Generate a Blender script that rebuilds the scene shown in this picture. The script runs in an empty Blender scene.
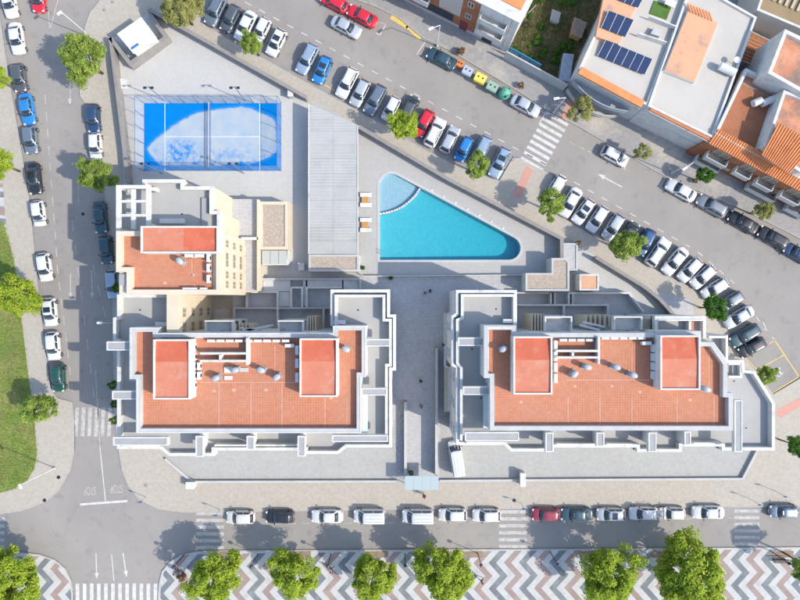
import bpy, bmesh, math, random
from mathutils import Vector, Matrix
from mathutils.geometry import tessellate_polygon
random.seed(7)
R = math.radians
S = 0.15          # metres per photograph pixel on the ground
H = 83.0          # height of the drone
scene = bpy.context.scene
col = scene.collection

# ------------------------------------------------------------------ camera, sky, sun, exposure
cd = bpy.data.cameras.new('camera'); cam = bpy.data.objects.new('camera', cd); col.objects.link(cam)
cam.location = (0, 0, H); cam.rotation_euler = (0, 0, 0)
cd.sensor_fit = 'HORIZONTAL'; cd.angle = 2*math.atan(400*S/H); cd.clip_end = 2000
scene.camera = cam
SUN_EL = R(41); SX, SY = .925, -.38          # direction towards the sun on the ground plane
wd = bpy.data.worlds.new('World'); scene.world = wd; wd.use_nodes = True
nt = wd.node_tree; bg = nt.nodes['Background']
sky = nt.nodes.new('ShaderNodeTexSky'); sky.sky_type = 'NISHITA'; sky.sun_disc = False
sky.sun_elevation = SUN_EL; sky.sun_rotation = math.atan2(SX, SY)
nt.links.new(sky.outputs[0], bg.inputs[0]); bg.inputs[1].default_value = 0.15
sd = bpy.data.lights.new('sun', 'SUN'); sd.energy = 2.2; sd.angle = R(0.6); sd.color = (1, .935, .82)
sun = bpy.data.objects.new('sun', sd); col.objects.link(sun)
sv = Vector((SX, SY, 0)).normalized()*math.cos(SUN_EL) + Vector((0, 0, math.sin(SUN_EL)))
sun.rotation_euler = sv.to_track_quat('Z', 'Y').to_euler()
sun.location = (60, -30, 60)
vs = scene.view_settings; vs.view_transform = 'Standard'; vs.look = 'None'; vs.gamma = 1
vs.exposure = 1.12; vs.use_curve_mapping = False

# ------------------------------------------------------------------ helpers
def W(u, v, z=0):
    k = S*(1 - z/H)
    return Vector(((u-400)*k, (300-v)*k, z))
def XY(pts, z=0): return [W(u, v, z).xy for u, v in pts]

def ccw(p):
    a = sum(p[i][0]*p[(i+1) % len(p)][1] - p[(i+1) % len(p)][0]*p[i][1] for i in range(len(p)))
    return list(p) if a > 0 else list(reversed(p))

class MB:
    def __init__(s): s.v = []; s.f = []; s.m = []
    def add(s, vs, fs, m=0):
        o = len(s.v); s.v += [tuple(x) for x in vs]
        for f in fs: s.f.append(tuple(o+i for i in f)); s.m.append(m)
    def prism(s, poly, z0, z1, m=0, mt=None, hole=None):
        p = ccw(poly); n = len(p)
        if hole is None and n <= 4:
            s.add([(x, y, z0) for x, y in p]+[(x, y, z1) for x, y in p],
                  [(i, (i+1) % n, n+(i+1) % n, n+i) for i in range(n)]+[tuple(reversed(range(n)))], m)
            s.add([(x, y, z1) for x, y in p], [tuple(range(n))], m if mt is None else mt)
            return
        s.add([(x, y, z0) for x, y in p]+[(x, y, z1) for x, y in p],
              [(i, (i+1) % n, n+(i+1) % n, n+i) for i in range(n)], m)
        s.sheet(p, z1, m if mt is None else mt, hole)
        if hole:
            h = ccw(hole); k = len(h)
            s.add([(x, y, z0) for x, y in h]+[(x, y, z1) for x, y in h],
                  [((i+1) % k, i, k+i, k+(i+1) % k) for i in range(k)], m)
    def sheet(s, poly, z, m=0, hole=None):
        loops = [[Vector((x, y, 0)) for x, y in poly]]
        if hole: loops.append([Vector((x, y, 0)) for x, y in hole])
        flat = [p for l in loops for p in l]
        fs = []
        for t in tessellate_polygon(loops):
            a, b, c = (flat[i] for i in t)
            if (b-a).cross(c-a).z < 0: t = (t[0], t[2], t[1])
            fs.append(tuple(t))
        s.add([(p.x, p.y, z) for p in flat], fs, m)
    def box(s, c, size, rz=0, m=0):
        cx, cy, cz = c; sx, sy, sz = (d/2 for d in size); ca, sa = math.cos(rz), math.sin(rz)
        p = [(cx+x*ca-y*sa, cy+x*sa+y*ca) for x, y in ((-sx, -sy), (sx, -sy), (sx, sy), (-sx, sy))]
        s.prism(p, cz-sz, cz+sz, m)
    def tube(s, a, b, r0, r1=None, n=8, m=0, cap=True):
        a, b = Vector(a), Vector(b); r1 = r0 if r1 is None else r1
        d = (b-a).normalized(); x = d.orthogonal().normalized(); y = d.cross(x)
        ring = [(math.cos(2*math.pi*i/n), math.sin(2*math.pi*i/n)) for i in range(n)]
        vs_ = [a+(x*c+y*q)*r0 for c, q in ring]+[b+(x*c+y*q)*r1 for c, q in ring]
        fs = [(i, (i+1) % n, n+(i+1) % n, n+i) for i in range(n)]
        if cap: fs += [tuple(reversed(range(n))), tuple(range(n, 2*n))]
        s.add(vs_, fs, m)
    def lathe(s, c, prof, n=12, m=0):
        cx, cy, cz = c; k = len(prof)
        vs_ = [(cx+r*math.cos(2*math.pi*i/n), cy+r*math.sin(2*math.pi*i/n), cz+z) for r, z in prof for i in range(n)]
        s.add(vs_, [(j*n+i, j*n+(i+1) % n, (j+1)*n+(i+1) % n, (j+1)*n+i) for j in range(k-1) for i in range(n)], m)
    def run(s, pts, w, z0, z1, closed=False, m=0, align=0):
        """wall along a polyline, mitred; align -1/0/1 shifts it to one side"""
        n = len(pts); P = [Vector(p) for p in pts]; L = []; Rr = []
        for i in range(n):
            a = P[i-1] if (i > 0 or closed) else None
            b = P[(i+1) % n] if (i < n-1 or closed) else None
            d0 = (P[i]-a).normalized() if a is not None else None
            d1 = (b-P[i]).normalized() if b is not None else None
            if d0 is None: d0 = d1
            if d1 is None: d1 = d0
            n0 = Vector((-d0.y, d0.x)); n1 = Vector((-d1.y, d1.x))
            mm = (n0+n1); mm = mm.normalized() if mm.length > 1e-4 else n0
            k = 1/max(.35, mm.dot(n0))
            L.append(P[i]+mm*k*w*(.5+align*.5)); Rr.append(P[i]-mm*k*w*(.5-align*.5))
        seg = n if closed else n-1
        for i in range(seg):
            j = (i+1) % n
            q = [Rr[i], Rr[j], L[j], L[i]]
            v8 = [(p.x, p.y, z0) for p in q]+[(p.x, p.y, z1) for p in q]
            fs = [(0, 1, 5, 4), (2, 3, 7, 6), (4, 5, 6, 7)]
            if not closed and i == 0: fs.append((3, 0, 4, 7))
            if not closed and i == seg-1: fs.append((1, 2, 6, 5))
            s.add(v8, fs, m)
    def mesh(s, name, off=Vector((0, 0, 0)), smooth=False):
        me = bpy.data.meshes.new(name)
        me.from_pydata([(x-off.x, y-off.y, z-off.z) for x, y, z in s.v], [], s.f)
        if any(s.m): me.polygons.foreach_set('material_index', s.m)
        if smooth: me.polygons.foreach_set('use_smooth', [True]*len(me.polygons))
        me.update(); return me
    def build(s, name, mats, parent=None, smooth=False):
        off = Vector((0, 0, 0)); p = parent
        while p is not None: off += p.location; p = p.parent
        me = s.mesh(name, off, smooth)
        for m in (mats if isinstance(mats, (list, tuple)) else [mats]): me.materials.append(m)
        o = bpy.data.objects.new(name, me); col.objects.link(o); o.parent = parent
        return o

def tag(o, label=None, cat=None, group=None, kind=None):
    if label: o['label'] = label
    if cat: o['category'] = cat
    if group: o['group'] = group
    if kind: o['kind'] = kind
    return o
def thing(name, label, cat, loc=(0, 0, 0), group=None, rz=0):
    o = bpy.data.objects.new(name, None); col.objects.link(o)
    o.location = loc; o.rotation_euler = (0, 0, rz); o.empty_display_size = .3
    return tag(o, label, cat, group)
def link(name, me, parent, loc=(0, 0, 0), rz=0):
    o = bpy.data.objects.new(name, me); col.objects.link(o); o.parent = parent
    o.location = loc; o.rotation_euler = (0, 0, rz); return o
def meshm(mb, name, mats, smooth=False):
    me = mb.mesh(name, smooth=smooth)
    for m in (mats if isinstance(mats, (list, tuple)) else [mats]): me.materials.append(m)
    return me

# ------------------------------------------------------------------ materials
def newmat(name):
    m = bpy.data.materials.new(name); m.use_nodes = True
    n = m.node_tree.nodes; return m, n, m.node_tree.links, n['Principled BSDF']
def mixc(n, l, fac, a, b, blend='MIX'):
    x = n.new('ShaderNodeMix'); x.data_type = 'RGBA'; x.blend_type = blend
    for sock, val in ((x.inputs[0], fac), (x.inputs[6], a), (x.inputs[7], b)):
        if hasattr(val, 'is_linked'): l.new(val, sock)
        elif isinstance(val, (int, float)): sock.default_value = val
        else: sock.default_value = (*val[:3], 1)
    return x.outputs[2]
def ramp(n, l, src, a, b):
    r = n.new('ShaderNodeMapRange'); r.inputs[1].default_value = a; r.inputs[2].default_value = b
    l.new(src, r.inputs[0]); return r.outputs[0]
def noise(n, l, scale, detail=5, vec=None, rough=.6):
    t = n.new('ShaderNodeTexNoise'); t.inputs['Scale'].default_value = scale
    t.inputs['Detail'].default_value = detail; t.inputs['Roughness'].default_value = rough
    if vec is None: vec = n.new('ShaderNodeNewGeometry').outputs['Position']
    l.new(vec, t.inputs['Vector']); return t.outputs['Fac']
def mat(name, c, c2=None, rough=.85, sc=.35, lo=.4, hi=.65, fine=.12, fsc=6, bump=.0, spec=.3, metal=0, stain=None, stain_lo=.58, stain_hi=.72, ssc=.25):
    """colour c with large patches of c2, fine speckle, optional stains"""
    m, n, l, b = newmat(name)
    b.inputs['Roughness'].default_value = rough; b.inputs['Specular IOR Level'].default_value = spec
    b.inputs['Metallic'].default_value = metal
    c2 = c2 or tuple(x*.85 for x in c)
    o = mixc(n, l, ramp(n, l, noise(n, l, sc), lo, hi), c, c2)
    if stain: o = mixc(n, l, ramp(n, l, noise(n, l, ssc, 8), stain_lo, stain_hi), o, stain)
    f = noise(n, l, fsc, 4)
    g = n.new('ShaderNodeMapRange'); g.inputs[1].default_value = .3; g.inputs[2].default_value = .7
    g.inputs[3].default_value = 1-fine; g.inputs[4].default_value = 1+fine; l.new(f, g.inputs[0])
    o = mixc(n, l, 1.0, o, g.outputs[0], 'MULTIPLY')
    l.new(o, b.inputs['Base Color'])
    if bump:
        bp = n.new('ShaderNodeBump'); bp.inputs['Strength'].default_value = bump; bp.inputs['Distance'].default_value = .05
        l.new(f, bp.inputs['Height']); l.new(bp.outputs[0], b.inputs['Normal'])
    return m
def tilemat(name, c, c2, mortar, tw, th, ms=.02, rot=0, off=0., fine=.15, rough=.8, stain=None, slo=.55, shi=.75, ssc=.25, patch=None):
    m, n, l, b = newmat(name); b.inputs['Roughness'].default_value = rough
    b.inputs['Specular IOR Level'].default_value = .25
    pos = n.new('ShaderNodeNewGeometry').outputs['Position']
    mp = n.new('ShaderNodeMapping'); mp.inputs['Rotation'].default_value = (0, 0, rot); l.new(pos, mp.inputs[0])
    br = n.new('ShaderNodeTexBrick'); l.new(mp.outputs[0], br.inputs['Vector'])
    br.offset = off; br.inputs['Scale'].default_value = 1; br.inputs['Brick Width'].default_value = tw
    br.inputs['Row Height'].default_value = th; br.inputs['Mortar Size'].default_value = ms
    br.inputs['Color1'].default_value = (*c, 1); br.inputs['Color2'].default_value = (*c2, 1); br.inputs['Mortar'].default_value = (*mortar, 1)
    o = br.outputs['Color']
    if patch: o = mixc(n, l, ramp(n, l, noise(n, l, .18, 4), .42, .62), o, mixc(n, l, .6, o, patch))
    if stain: o = mixc(n, l, ramp(n, l, noise(n, l, ssc, 9, rough=.7), slo, shi), o, stain)
    g = n.new('ShaderNodeMapRange'); g.inputs[1].default_value = .3; g.inputs[2].default_value = .7
    g.inputs[3].default_value = 1-fine; g.inputs[4].default_value = 1+fine; l.new(noise(n, l, 2.2, 6), g.inputs[0])
    o = mixc(n, l, 1.0, o, g.outputs[0], 'MULTIPLY')
    l.new(o, b.inputs['Base Color']); return m
def leafmat(name, a, b_, c_, ns=1.1, lo=.45, hi=.7):
    m, n, l, b = newmat(name); b.inputs['Roughness'].default_value = .7; b.inputs['Specular IOR Level'].default_value = .1
    g = n.new('ShaderNodeNewGeometry'); o = mixc(n, l, g.outputs['Random Per Island'], a, b_)
    o = mixc(n, l, ramp(n, l, noise(n, l, ns, 4, g.outputs['Position']), lo, hi), o, c_)
    l.new(o, b.inputs['Base Color'])
    tr = n.new('ShaderNodeBsdfTranslucent'); l.new(o, tr.inputs[0])
    mx = n.new('ShaderNodeMixShader'); mx.inputs[0].default_value = .4
    l.new(b.outputs[0], mx.inputs[1]); l.new(tr.outputs[0], mx.inputs[2])
    l.new(mx.outputs[0], n['Material Output'].inputs[0]); return m
def sheer(name, c, alpha, rough=.3):
    m, n, l, b = newmat(name); b.inputs['Base Color'].default_value = (*c, 1); b.inputs['Roughness'].default_value = rough
    b.inputs['Alpha'].default_value = alpha; return m
def paint(name, c, metal=0.):
    m, n, l, b = newmat(name); b.inputs['Roughness'].default_value = .38; b.inputs['Metallic'].default_value = metal
    b.inputs['Coat Weight'].default_value = .5; b.inputs['Coat Roughness'].default_value = .08
    o = mixc(n, l, ramp(n, l, noise(n, l, 1.7, 5), .45, .75), c, tuple(x*.86+.012 for x in c))
    l.new(o, b.inputs['Base Color']); return m

def asphaltmat():
    m = mat('asphalt', (.305, .28, .252), (.262, .241, .219), sc=.09, lo=.35, hi=.65, fine=.10, fsc=14, rough=.9, stain=(.205, .19, .178), stain_lo=.56, stain_hi=.78, ssc=.5)
    n, l = m.node_tree.nodes, m.node_tree.links; b = n['Principled BSDF']; src = b.inputs['Base Color'].links[0].from_socket
    pos = n.new('ShaderNodeNewGeometry').outputs['Position']
    wv = n.new('ShaderNodeTexNoise'); wv.inputs['Scale'].default_value = .6; l.new(pos, wv.inputs['Vector'])
    sc_ = n.new('ShaderNodeVectorMath'); sc_.operation = 'SCALE'; sc_.inputs['Scale'].default_value = 14; l.new(wv.outputs['Color'], sc_.inputs[0])
    av = n.new('ShaderNodeVectorMath'); av.operation = 'ADD'; l.new(pos, av.inputs[0]); l.new(sc_.outputs[0], av.inputs[1])
    vo = n.new('ShaderNodeTexVoronoi'); vo.feature = 'DISTANCE_TO_EDGE'; vo.inputs['Scale'].default_value = .11; l.new(av.outputs[0], vo.inputs['Vector'])
    cr = n.new('ShaderNodeMapRange'); cr.inputs[1].default_value = .004; cr.inputs[2].default_value = .010; cr.inputs[3].default_value = 1; cr.inputs[4].default_value = 0; l.new(vo.outputs['Distance'], cr.inputs[0])
    gate = n.new('ShaderNodeMath'); gate.operation = 'MULTIPLY'; l.new(cr.outputs[0], gate.inputs[0]); l.new(ramp(n, l, noise(n, l, .13, 3), .48, .6), gate.inputs[1])
    ga = n.new('ShaderNodeMath'); ga.operation = 'MULTIPLY'; ga.inputs[1].default_value = .45; l.new(gate.outputs[0], ga.inputs[0])
    o = mixc(n, l, ga.outputs[0], src, (.13, .12, .115))
    v2 = n.new('ShaderNodeTexVoronoi'); v2.inputs['Scale'].default_value = .07; l.new(pos, v2.inputs['Vector'])
    sx = n.new('ShaderNodeSeparateColor'); l.new(v2.outputs['Color'], sx.inputs[0])
    g = n.new('ShaderNodeMapRange'); g.inputs[3].default_value = .98; g.inputs[4].default_value = 1.02; l.new(sx.outputs[0], g.inputs[0])
    o = mixc(n, l, 1.0, o, g.outputs[0], 'MULTIPLY')
    l.new(o, b.inputs['Base Color']); return m
asphalt = asphaltmat()
earth = mat('earth', (.34, .3, .25), (.28, .25, .2), sc=.05)
pave = tilemat('pavement_tiles', (.41, .367, .306), (.40, .357, .297), (.375, .333, .277), .4, .4, .012, fine=.09, stain=(.345, .31, .262), slo=.58, shi=.8, ssc=.3)
pave_grey = tilemat('grey_pavement', (.31, .295, .285), (.29, .275, .265), (.25, .24, .23), .4, .4, .012, rot=R(30), fine=.10, stain=(.42, .375, .32), slo=.5, shi=.62, ssc=.12)
kerbm = mat('kerb_stone', (.40, .38, .35), sc=2)
conc_light = tilemat('pale_concrete', (.46, .45, .427), (.45, .44, .417), (.425, .415, .393), 2.4, 2.4, .02, fine=.05, stain=(.41, .40, .38), slo=.55, shi=.8, ssc=.35)
deckm = tilemat('pool_deck', (.40, .388, .368), (.395, .383, .363), (.375, .363, .344), .6, .6, .012, fine=.05)
courtm = tilemat('courtyard_paving', (.44, .43, .43), (.41, .40, .40), (.36, .355, .36), .5, .5, .015, fine=.10, stain=(.36, .355, .36), slo=.52, shi=.75, ssc=.4)
frontm = tilemat('front_terrace', (.37, .362, .34), (.36, .352, .33), (.34, .332, .312), 3, 3, .02, fine=.07, stain=(.325, .318, .298), slo=.52, shi=.78, ssc=.6)
white = mat('white_render', (.60, .59, .565), (.54, .53, .505), sc=.8, fine=.06, stain=(.40, .39, .37), stain_lo=.54, stain_hi=.74, ssc=.9)
cream = mat('cream_render', (.60, .52, .40), (.56, .48, .365), sc=.5, fine=.05)
palegrey = mat('pale_grey_coping', (.47, .465, .45), (.42, .415, .40), sc=.6, fine=.06)
greyroof = mat('grey_membrane', (.38, .372, .355), (.355, .348, .332), sc=.25, fine=.05, stain=(.32, .318, .312), stain_lo=.6, stain_hi=.8, ssc=.5)
greyfill = mat('grey_infill', (.34, .338, .335), (.31, .308, .305), sc=.7, fine=.06)
terracotta = tilemat('terracotta_tiles', (.46, .178, .098), (.435, .163, .088), (.51, .24, .155), .34, .34, .022, fine=.1, stain=(.47, .215, .135), slo=.5, shi=.75, ssc=.16, patch=(.47, .215, .135))
redroof = mat('red_membrane', (.53, .19, .115), (.49, .165, .098), sc=.5, fine=.07, rough=.75, stain=(.50, .25, .175), stain_lo=.52, stain_hi=.72, ssc=.8)
redroof2 = mat('deep_red_membrane', (.52, .13, .07), (.47, .11, .058), sc=.6, fine=.07, rough=.75, stain=(.48, .19, .12), stain_lo=.55, stain_hi=.75, ssc=.9)  # deeper red for one of the two roof sheets on each stair box
joint = mat('pale_joint', (.60, .36, .27), fine=.1)
gravel = mat('gravel', (.42, .35, .285), (.34, .28, .23), sc=2.5, fine=.3, fsc=9, bump=.5)
gravel_grey = mat('grey_gravel', (.30, .30, .31), (.40, .40, .41), sc=3, fine=.3, fsc=9, bump=.5)
wallm = mat('boundary_wall', (.27, .25, .235), (.23, .215, .20), sc=.8, fine=.1)
linem = mat('road_paint', (.56, .545, .52), (.42, .40, .375), sc=1.3, lo=.45, hi=.7, fine=.12, fsc=9)
linef = mat('faded_road_paint', (.50, .475, .445), (.36, .335, .31), sc=1.6, lo=.38, hi=.62, fine=.15, fsc=9)
yellowm = mat('yellow_road_paint', (.70, .48, .10), (.58, .42, .16), sc=1, fine=.15)
redpave = mat('red_ramp', (.55, .27, .215), (.48, .27, .22), sc=.9, fine=.12)
glassd = newmat('window_glass')[0]
_b = glassd.node_tree.nodes['Principled BSDF']; _b.inputs['Base Color'].default_value = (.025, .04, .055, 1); _b.inputs['Roughness'].default_value = .06; _b.inputs['Specular IOR Level'].default_value = .7
tyre = mat('tyre_rubber', (.02, .02, .02), rough=.9)
rim = mat('wheel_rim', (.45, .45, .46), rough=.35, metal=.8)
lampw = mat('headlight_lens', (.75, .77, .8), rough=.15)
lampr = mat('tail_light_lens', (.45, .02, .02), rough=.2)
steel = mat('galvanised_steel', (.45, .46, .47), rough=.45, metal=.5)
darkm = mat('dark_metal', (.03, .032, .036), rough=.5)
whitem = mat('white_metal', (.64, .64, .64), fine=.03, rough=.4)
bark = mat('bark', (.16, .115, .08), (.10, .075, .05), sc=4, fine=.2)
wood = mat('teak', (.5, .27, .10), (.42, .22, .08), sc=3, fine=.12)
brick = mat('brown_brick', (.36, .145, .075), (.31, .12, .06), sc=.9, fine=.12)
orangetile = mat('orange_clay_tile', (.68, .26, .10), (.58, .21, .085), sc=.8, fine=.12)
stained = mat('stained_terracotta', (.58, .27, .16), (.46, .19, .11), sc=.35, fine=.1, stain=(.19, .15, .13), stain_lo=.44, stain_hi=.62, ssc=.3)
peach = mat('worn_peach_roof', (.66, .34, .20), (.62, .32, .19), sc=.5, fine=.06, stain=(.36, .26, .20), stain_lo=.55, stain_hi=.7, ssc=.5)
offwhite = mat('off_white_roof', (.485, .45, .40), (.46, .425, .378), sc=.3, fine=.04, stain=(.42, .395, .35), stain_lo=.62, stain_hi=.8, ssc=.3)

# ------------------------------------------------------------------ ground, road, pavements
def arc(cx, cy, r, a0, a1, n):
    return [(cx+r*math.cos(R(a0+(a1-a0)*i/n)), cy+r*math.sin(R(a0+(a1-a0)*i/n))) for i in range(n+1)]
# pool outline in photograph pixels (deck level), a rounded triangle
pool_px = arc(391.5, 185.5, 11.5, 180, 300, 7) + arc(508.8, 248.2, 11.6, -60, 90, 9) + [(380, 260)]
def grow(poly, d):
    p = ccw(poly); out = []
    for i in range(len(p)):
        a, b, c = Vector(p[i-1]), Vector(p[i]), Vector(p[(i+1) % len(p)])
        n0 = Vector(((b-a).y, -(b-a).x)).normalized(); n1 = Vector(((c-b).y, -(c-b).x)).normalized()
        m = (n0+n1).normalized(); out.append(tuple(b+m*d/max(.4, m.dot(n0))))
    return out
pool_xy = XY(pool_px)
hole_xy = [Vector(p) for p in grow(pool_xy, .35)]

g = MB(); g.sheet([(-700, -700), (700, -700), (700, 700), (-700, 700)], -.03, 0, hole_xy)
tag(g.build('ground', earth), kind='structure')
g = MB(); g.sheet(XY([(-500, -400), (1300, -400), (1300, 1000), (-500, 1000)]), 0, 0, hole_xy)
road = tag(g.build('road', asphalt), kind='structure')

block = [(105, -8), (101, 0), (90, 13), (85, 28), (80, 60), (80, 96), (85, 103), (100, 106), (103, 165), (108, 240), (113, 300), (114, 380), (113, 400), (118, 445),
         (122, 470), (128, 485), (139, 499), (158, 509), (185, 512.5), (300, 511), (400, 509.5), (600, 508), (800, 506.5), (900, 506), (900, 325), (800, 378), (773, 394), (745, 358),
         (735, 350), (729, 333), (721, 317), (707, 301), (690, 287), (665, 275), (640, 262), (600, 241), (562, 217), (548, 196), (553, 176), (514, 156), (499, 181), (460, 168), (420, 147),
         (385, 126), (340, 101), (300, 79), (270, 62), (240, 46), (206, 26), (193, 6), (192, -8), (190, -60), (110, -60)]
def pavement(name, px, m, hole=None, z=.12):
    g = MB(); xy = XY(px); g.prism(xy, -.02, z, 1, 0, hole)
    o = tag(g.build(name, [m, kerbm]), kind='structure')
    k = MB(); k.run(ccw(xy), .16, -.01, z+.006, True, align=1); k.build('kerb', kerbm, o)
    return o
pave_block = pavement('pavement', block, pave, hole_xy)
pave_n = pavement('pavement_opposite', [(300, -70), (320, -12), (375, 7), (398, 18), (422, 38), (450, 51), (520, 93), (546, 110), (575, 125), (630, 157), (665, 177), (700, 192), (740, 209), (790, 234), (900, 292), (900, -200), (300, -200)], pave_grey)
pave_w = pavement('pavement_left', [(-300, -200), (0, -200), (-2, 0), (7, 60), (15, 110), (22, 150), (30, 200), (35, 250), (40, 300), (46, 350), (51, 388), (58, 398), (73, 402), (75, 425), (75, 450), (71, 470), (59, 491), (46, 502), (22, 511), (0, 514), (-300, 516)], pave)
prom_px = [(900, 546), (540, 548.5), (220, 550)] + [(196, 551), (182, 554), (170, 561), (162, 571), (159, 583), (158, 600), (158, 700), (900, 700)]
prom_l = [(-300, 551), (-20, 551), (18, 551.5), (40, 554), (55, 559), (66, 568), (72, 580), (74, 594), (74, 700), (-300, 700)]
stonew = mat('white_paving_stone', (.48, .473, .45), (.43, .423, .40), sc=.9, fine=.09, fsc=9, stain=(.37, .36, .335), stain_lo=.54, stain_hi=.72, ssc=.6)
stoneg = mat('slate_paving_stone', (.155, .165, .175), (.20, .215, .215), stain=(.26, .26, .255), stain_lo=.55, stain_hi=.75, ssc=.7, sc=.35, fine=.1, fsc=9)
stoner = mat('pink_paving_stone', (.33, .25, .22), (.27, .20, .175), stain=(.24, .215, .2), stain_lo=.55, stain_hi=.75, ssc=.7, sc=.35, fine=.1, fsc=9)
prom = pavement('promenade', prom_px, stonew)
promw = pavement('promenade_left', prom_l, stonew)
def clip(poly, conv):
    c = ccw(conv); out = [Vector(p) for p in poly]
    for i in range(len(c)):
        a, b = Vector(c[i]), Vector(c[(i+1) % len(c)]); e = b-a; src = out; out = []
        side = lambda p: e.x*(p.y-a.y)-e.y*(p.x-a.x)
        for j in range(len(src)):
            p, q = src[j-1], src[j]; sp, sq = side(p), side(q)
            if sp*sq < 0: out.append(p+(q-p)*(sp/(sp-sq)))
            if sq >= 0: out.append(q)
        if len(out) < 3: return []
    return out
def bands(root, conv_px, x0, x1):
    conv = XY(grow(conv_px, -1.2) if True else conv_px)
    k = int((x0-488.5)/15.1)-1
    while 488.5+k*15.1 < x1:
        ub = 488.5+k*15.1
        for r in range(-1, 4):
            def pt(row, dx): # vertices of the zigzag; even rows lie left, odd rows right
                v = 562+row*12.9-(ub-530)*.0135
                return (ub+(0 if row % 2 == 0 else 11.6)+dx, v)
            q = [pt(r, 0), pt(r, 7.4), pt(r+1, 7.4), pt(r+1, 0)]
            c = clip(ccw(XY(q)), conv)
            if len(c) >= 3:
                g = MB(); g.prism([tuple(p) for p in c], .10, .1245, 0)
                g.build('paving_band', stoneg if k % 2 == 0 else stoner, root)
        k += 1
bands(prom, [(820, 546.5), (540, 549), (220, 550.5), (196, 551.5), (182, 554.5), (171, 561.5), (163, 571.5), (160, 583), (159, 612), (820, 612)], 150, 820)
bands(promw, [(-20, 552), (18, 552), (40, 554.5), (55, 559.5), (65, 568.5), (71, 580.5), (73, 594), (73, 612), (-20, 612)], -25, 75)
# patterned strip on the far left pavement
for i, (v0, v1, mm) in enumerate([(184, 188, stoner), (188, 192, stonew), (192, 198, stoneg), (198, 207, stonew), (207, 216, stoner), (216, 219, stonew), (219, 225, stoneg)]):
    g = MB(); g.prism(XY([(-14, v0-2), (3.2+i*.5, v0), (3.4+i*.5, v1-.3), (-14, v1-2.3)]), .10, .125, 0); g.build('paving_band', mm, pave_w)
# tree pits and red ramps
def patch(name, px, m, parent, z=.126):
    g = MB(); g.prism(XY(px), z-.03, z, 0); return g.build(name, m, parent)
pitm = mat('tree_pit_soil', (.23, .165, .115), (.29, .21, .15), sc=1.5, fine=.2)
for u in (229, 300, 377, 441, 472, 590, 662, 782):
    patch('tree_pit', [(u-11, 551), (u+11, 550.5), (u+11, 557), (u-11, 557.5)], pitm, prom)
patch('ramp', [(526, 166), (533, 170), (520, 199), (512, 196)], redpave, pave_block)
patch('ramp', [(774, 411), (800, 397), (804, 404), (780, 418)], redpave, pave_block)
patch('ramp', [(560, 117), (572, 92), (578, 95), (567, 122)], redpave, pave_n, .127)

# decks inside the block
def deck(name, px, m, z, hole=None):
    g = MB(); g.prism(XY(px), .0, z, 0, None, hole); return tag(g.build(name, m), kind='structure')
deck('sports_terrace', [(112, 40), (152, 11), (307, 99), (312, 286), (240, 286), (238, 205), (126, 205)], conc_light, .126)
deck('pool_deck', [(312, 99), (357, 125), (563, 240), (563, 276), (312, 276)], deckm, .130, hole_xy)
deck('courtyard', [(240, 272), (312, 272), (563, 268), (690, 300), (700, 335), (448, 340), (448, 481), (397, 481), (397, 440), (240, 440)], courtm, .122)
deck('side_terrace', [(565, 241), (600, 258), (640, 283), (665, 301), (680, 322), (565, 322)], conc_light, .134)
deck('front_terrace_left', [(164, 440), (164, 459), (191, 481.5), (397, 481), (397, 420), (164, 420)], frontm, .128)
deck('front_terrace_right', [(440, 415), (440, 480.5), (743, 478.5), (758, 449), (758, 415)], frontm, .132)
patiom = mat('patio_concrete', (.52, .51, .49), (.46, .45, .435), sc=.5, fine=.08, stain=(.38, .375, .365), stain_lo=.55, stain_hi=.75, ssc=.6)
deck('patio_left', [(233, 279), (360, 279), (360, 293), (334, 293), (334, 330), (215, 330), (215, 309), (233, 309)], patiom, .16)
deck('patio_right', [(518, 292), (630, 292), (652, 316), (652, 326), (518, 326)], patiom, .16)
deck('gravel_strip', [(395.5, 400), (405, 400), (405, 482), (395.5, 482)], gravel_grey, .15)

# ------------------------------------------------------------------ road markings
def mark(px, m=linem, z=.005, name='road_marking'):
    g = MB(); p = XY(px); g.prism(p, -.005, z, 0); return g.build(name, m, road)
def dash(u0, v0, u1, v1, w=.9, m=linem):
    d = Vector((u1-u0, v1-v0)).normalized(); n = Vector((-d.y, d.x))*w/2
    return mark([(u0+n.x, v0+n.y), (u1+n.x, v1+n.y), (u1-n.x, v1-n.y), (u0-n.x, v0-n.y)], m)
def stripes(o, e, across, count, w, m=linem):
    """o first stripe centre, e vector to last centre, across = half stripe vector"""
    for i in range(count):
        c = Vector(o)+Vector(e)*i/(count-1); a = Vector(across); n = Vector(e).normalized()*w/2
        mark([c-a-n, c+a-n, c+a+n, c-a+n], m, name='crossing_stripe')
stripes((76.5, 422), (33, 0), (-.6, 14.5), 6, 3.6, linef)
stripes((210, 513.5), (0, 34), (14, 0), 6, 3.3, linef)
stripes((513, 512), (0, 34.5), (14, 0), 6, 3.3, linef)
stripes((747, 511), (0, 33), (12.5, 0), 6, 3.1, linef)
stripes((-6, 519), (0, 28), (10.5, 0), 5, 3.3, linef)
stripes((77.5, 593), (78, 0), (0, 9.5), 12, 3.6, linem)
stripes((557, 119), (-25, 45), (11, 6.3), 9, 3.2, linem)
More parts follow.
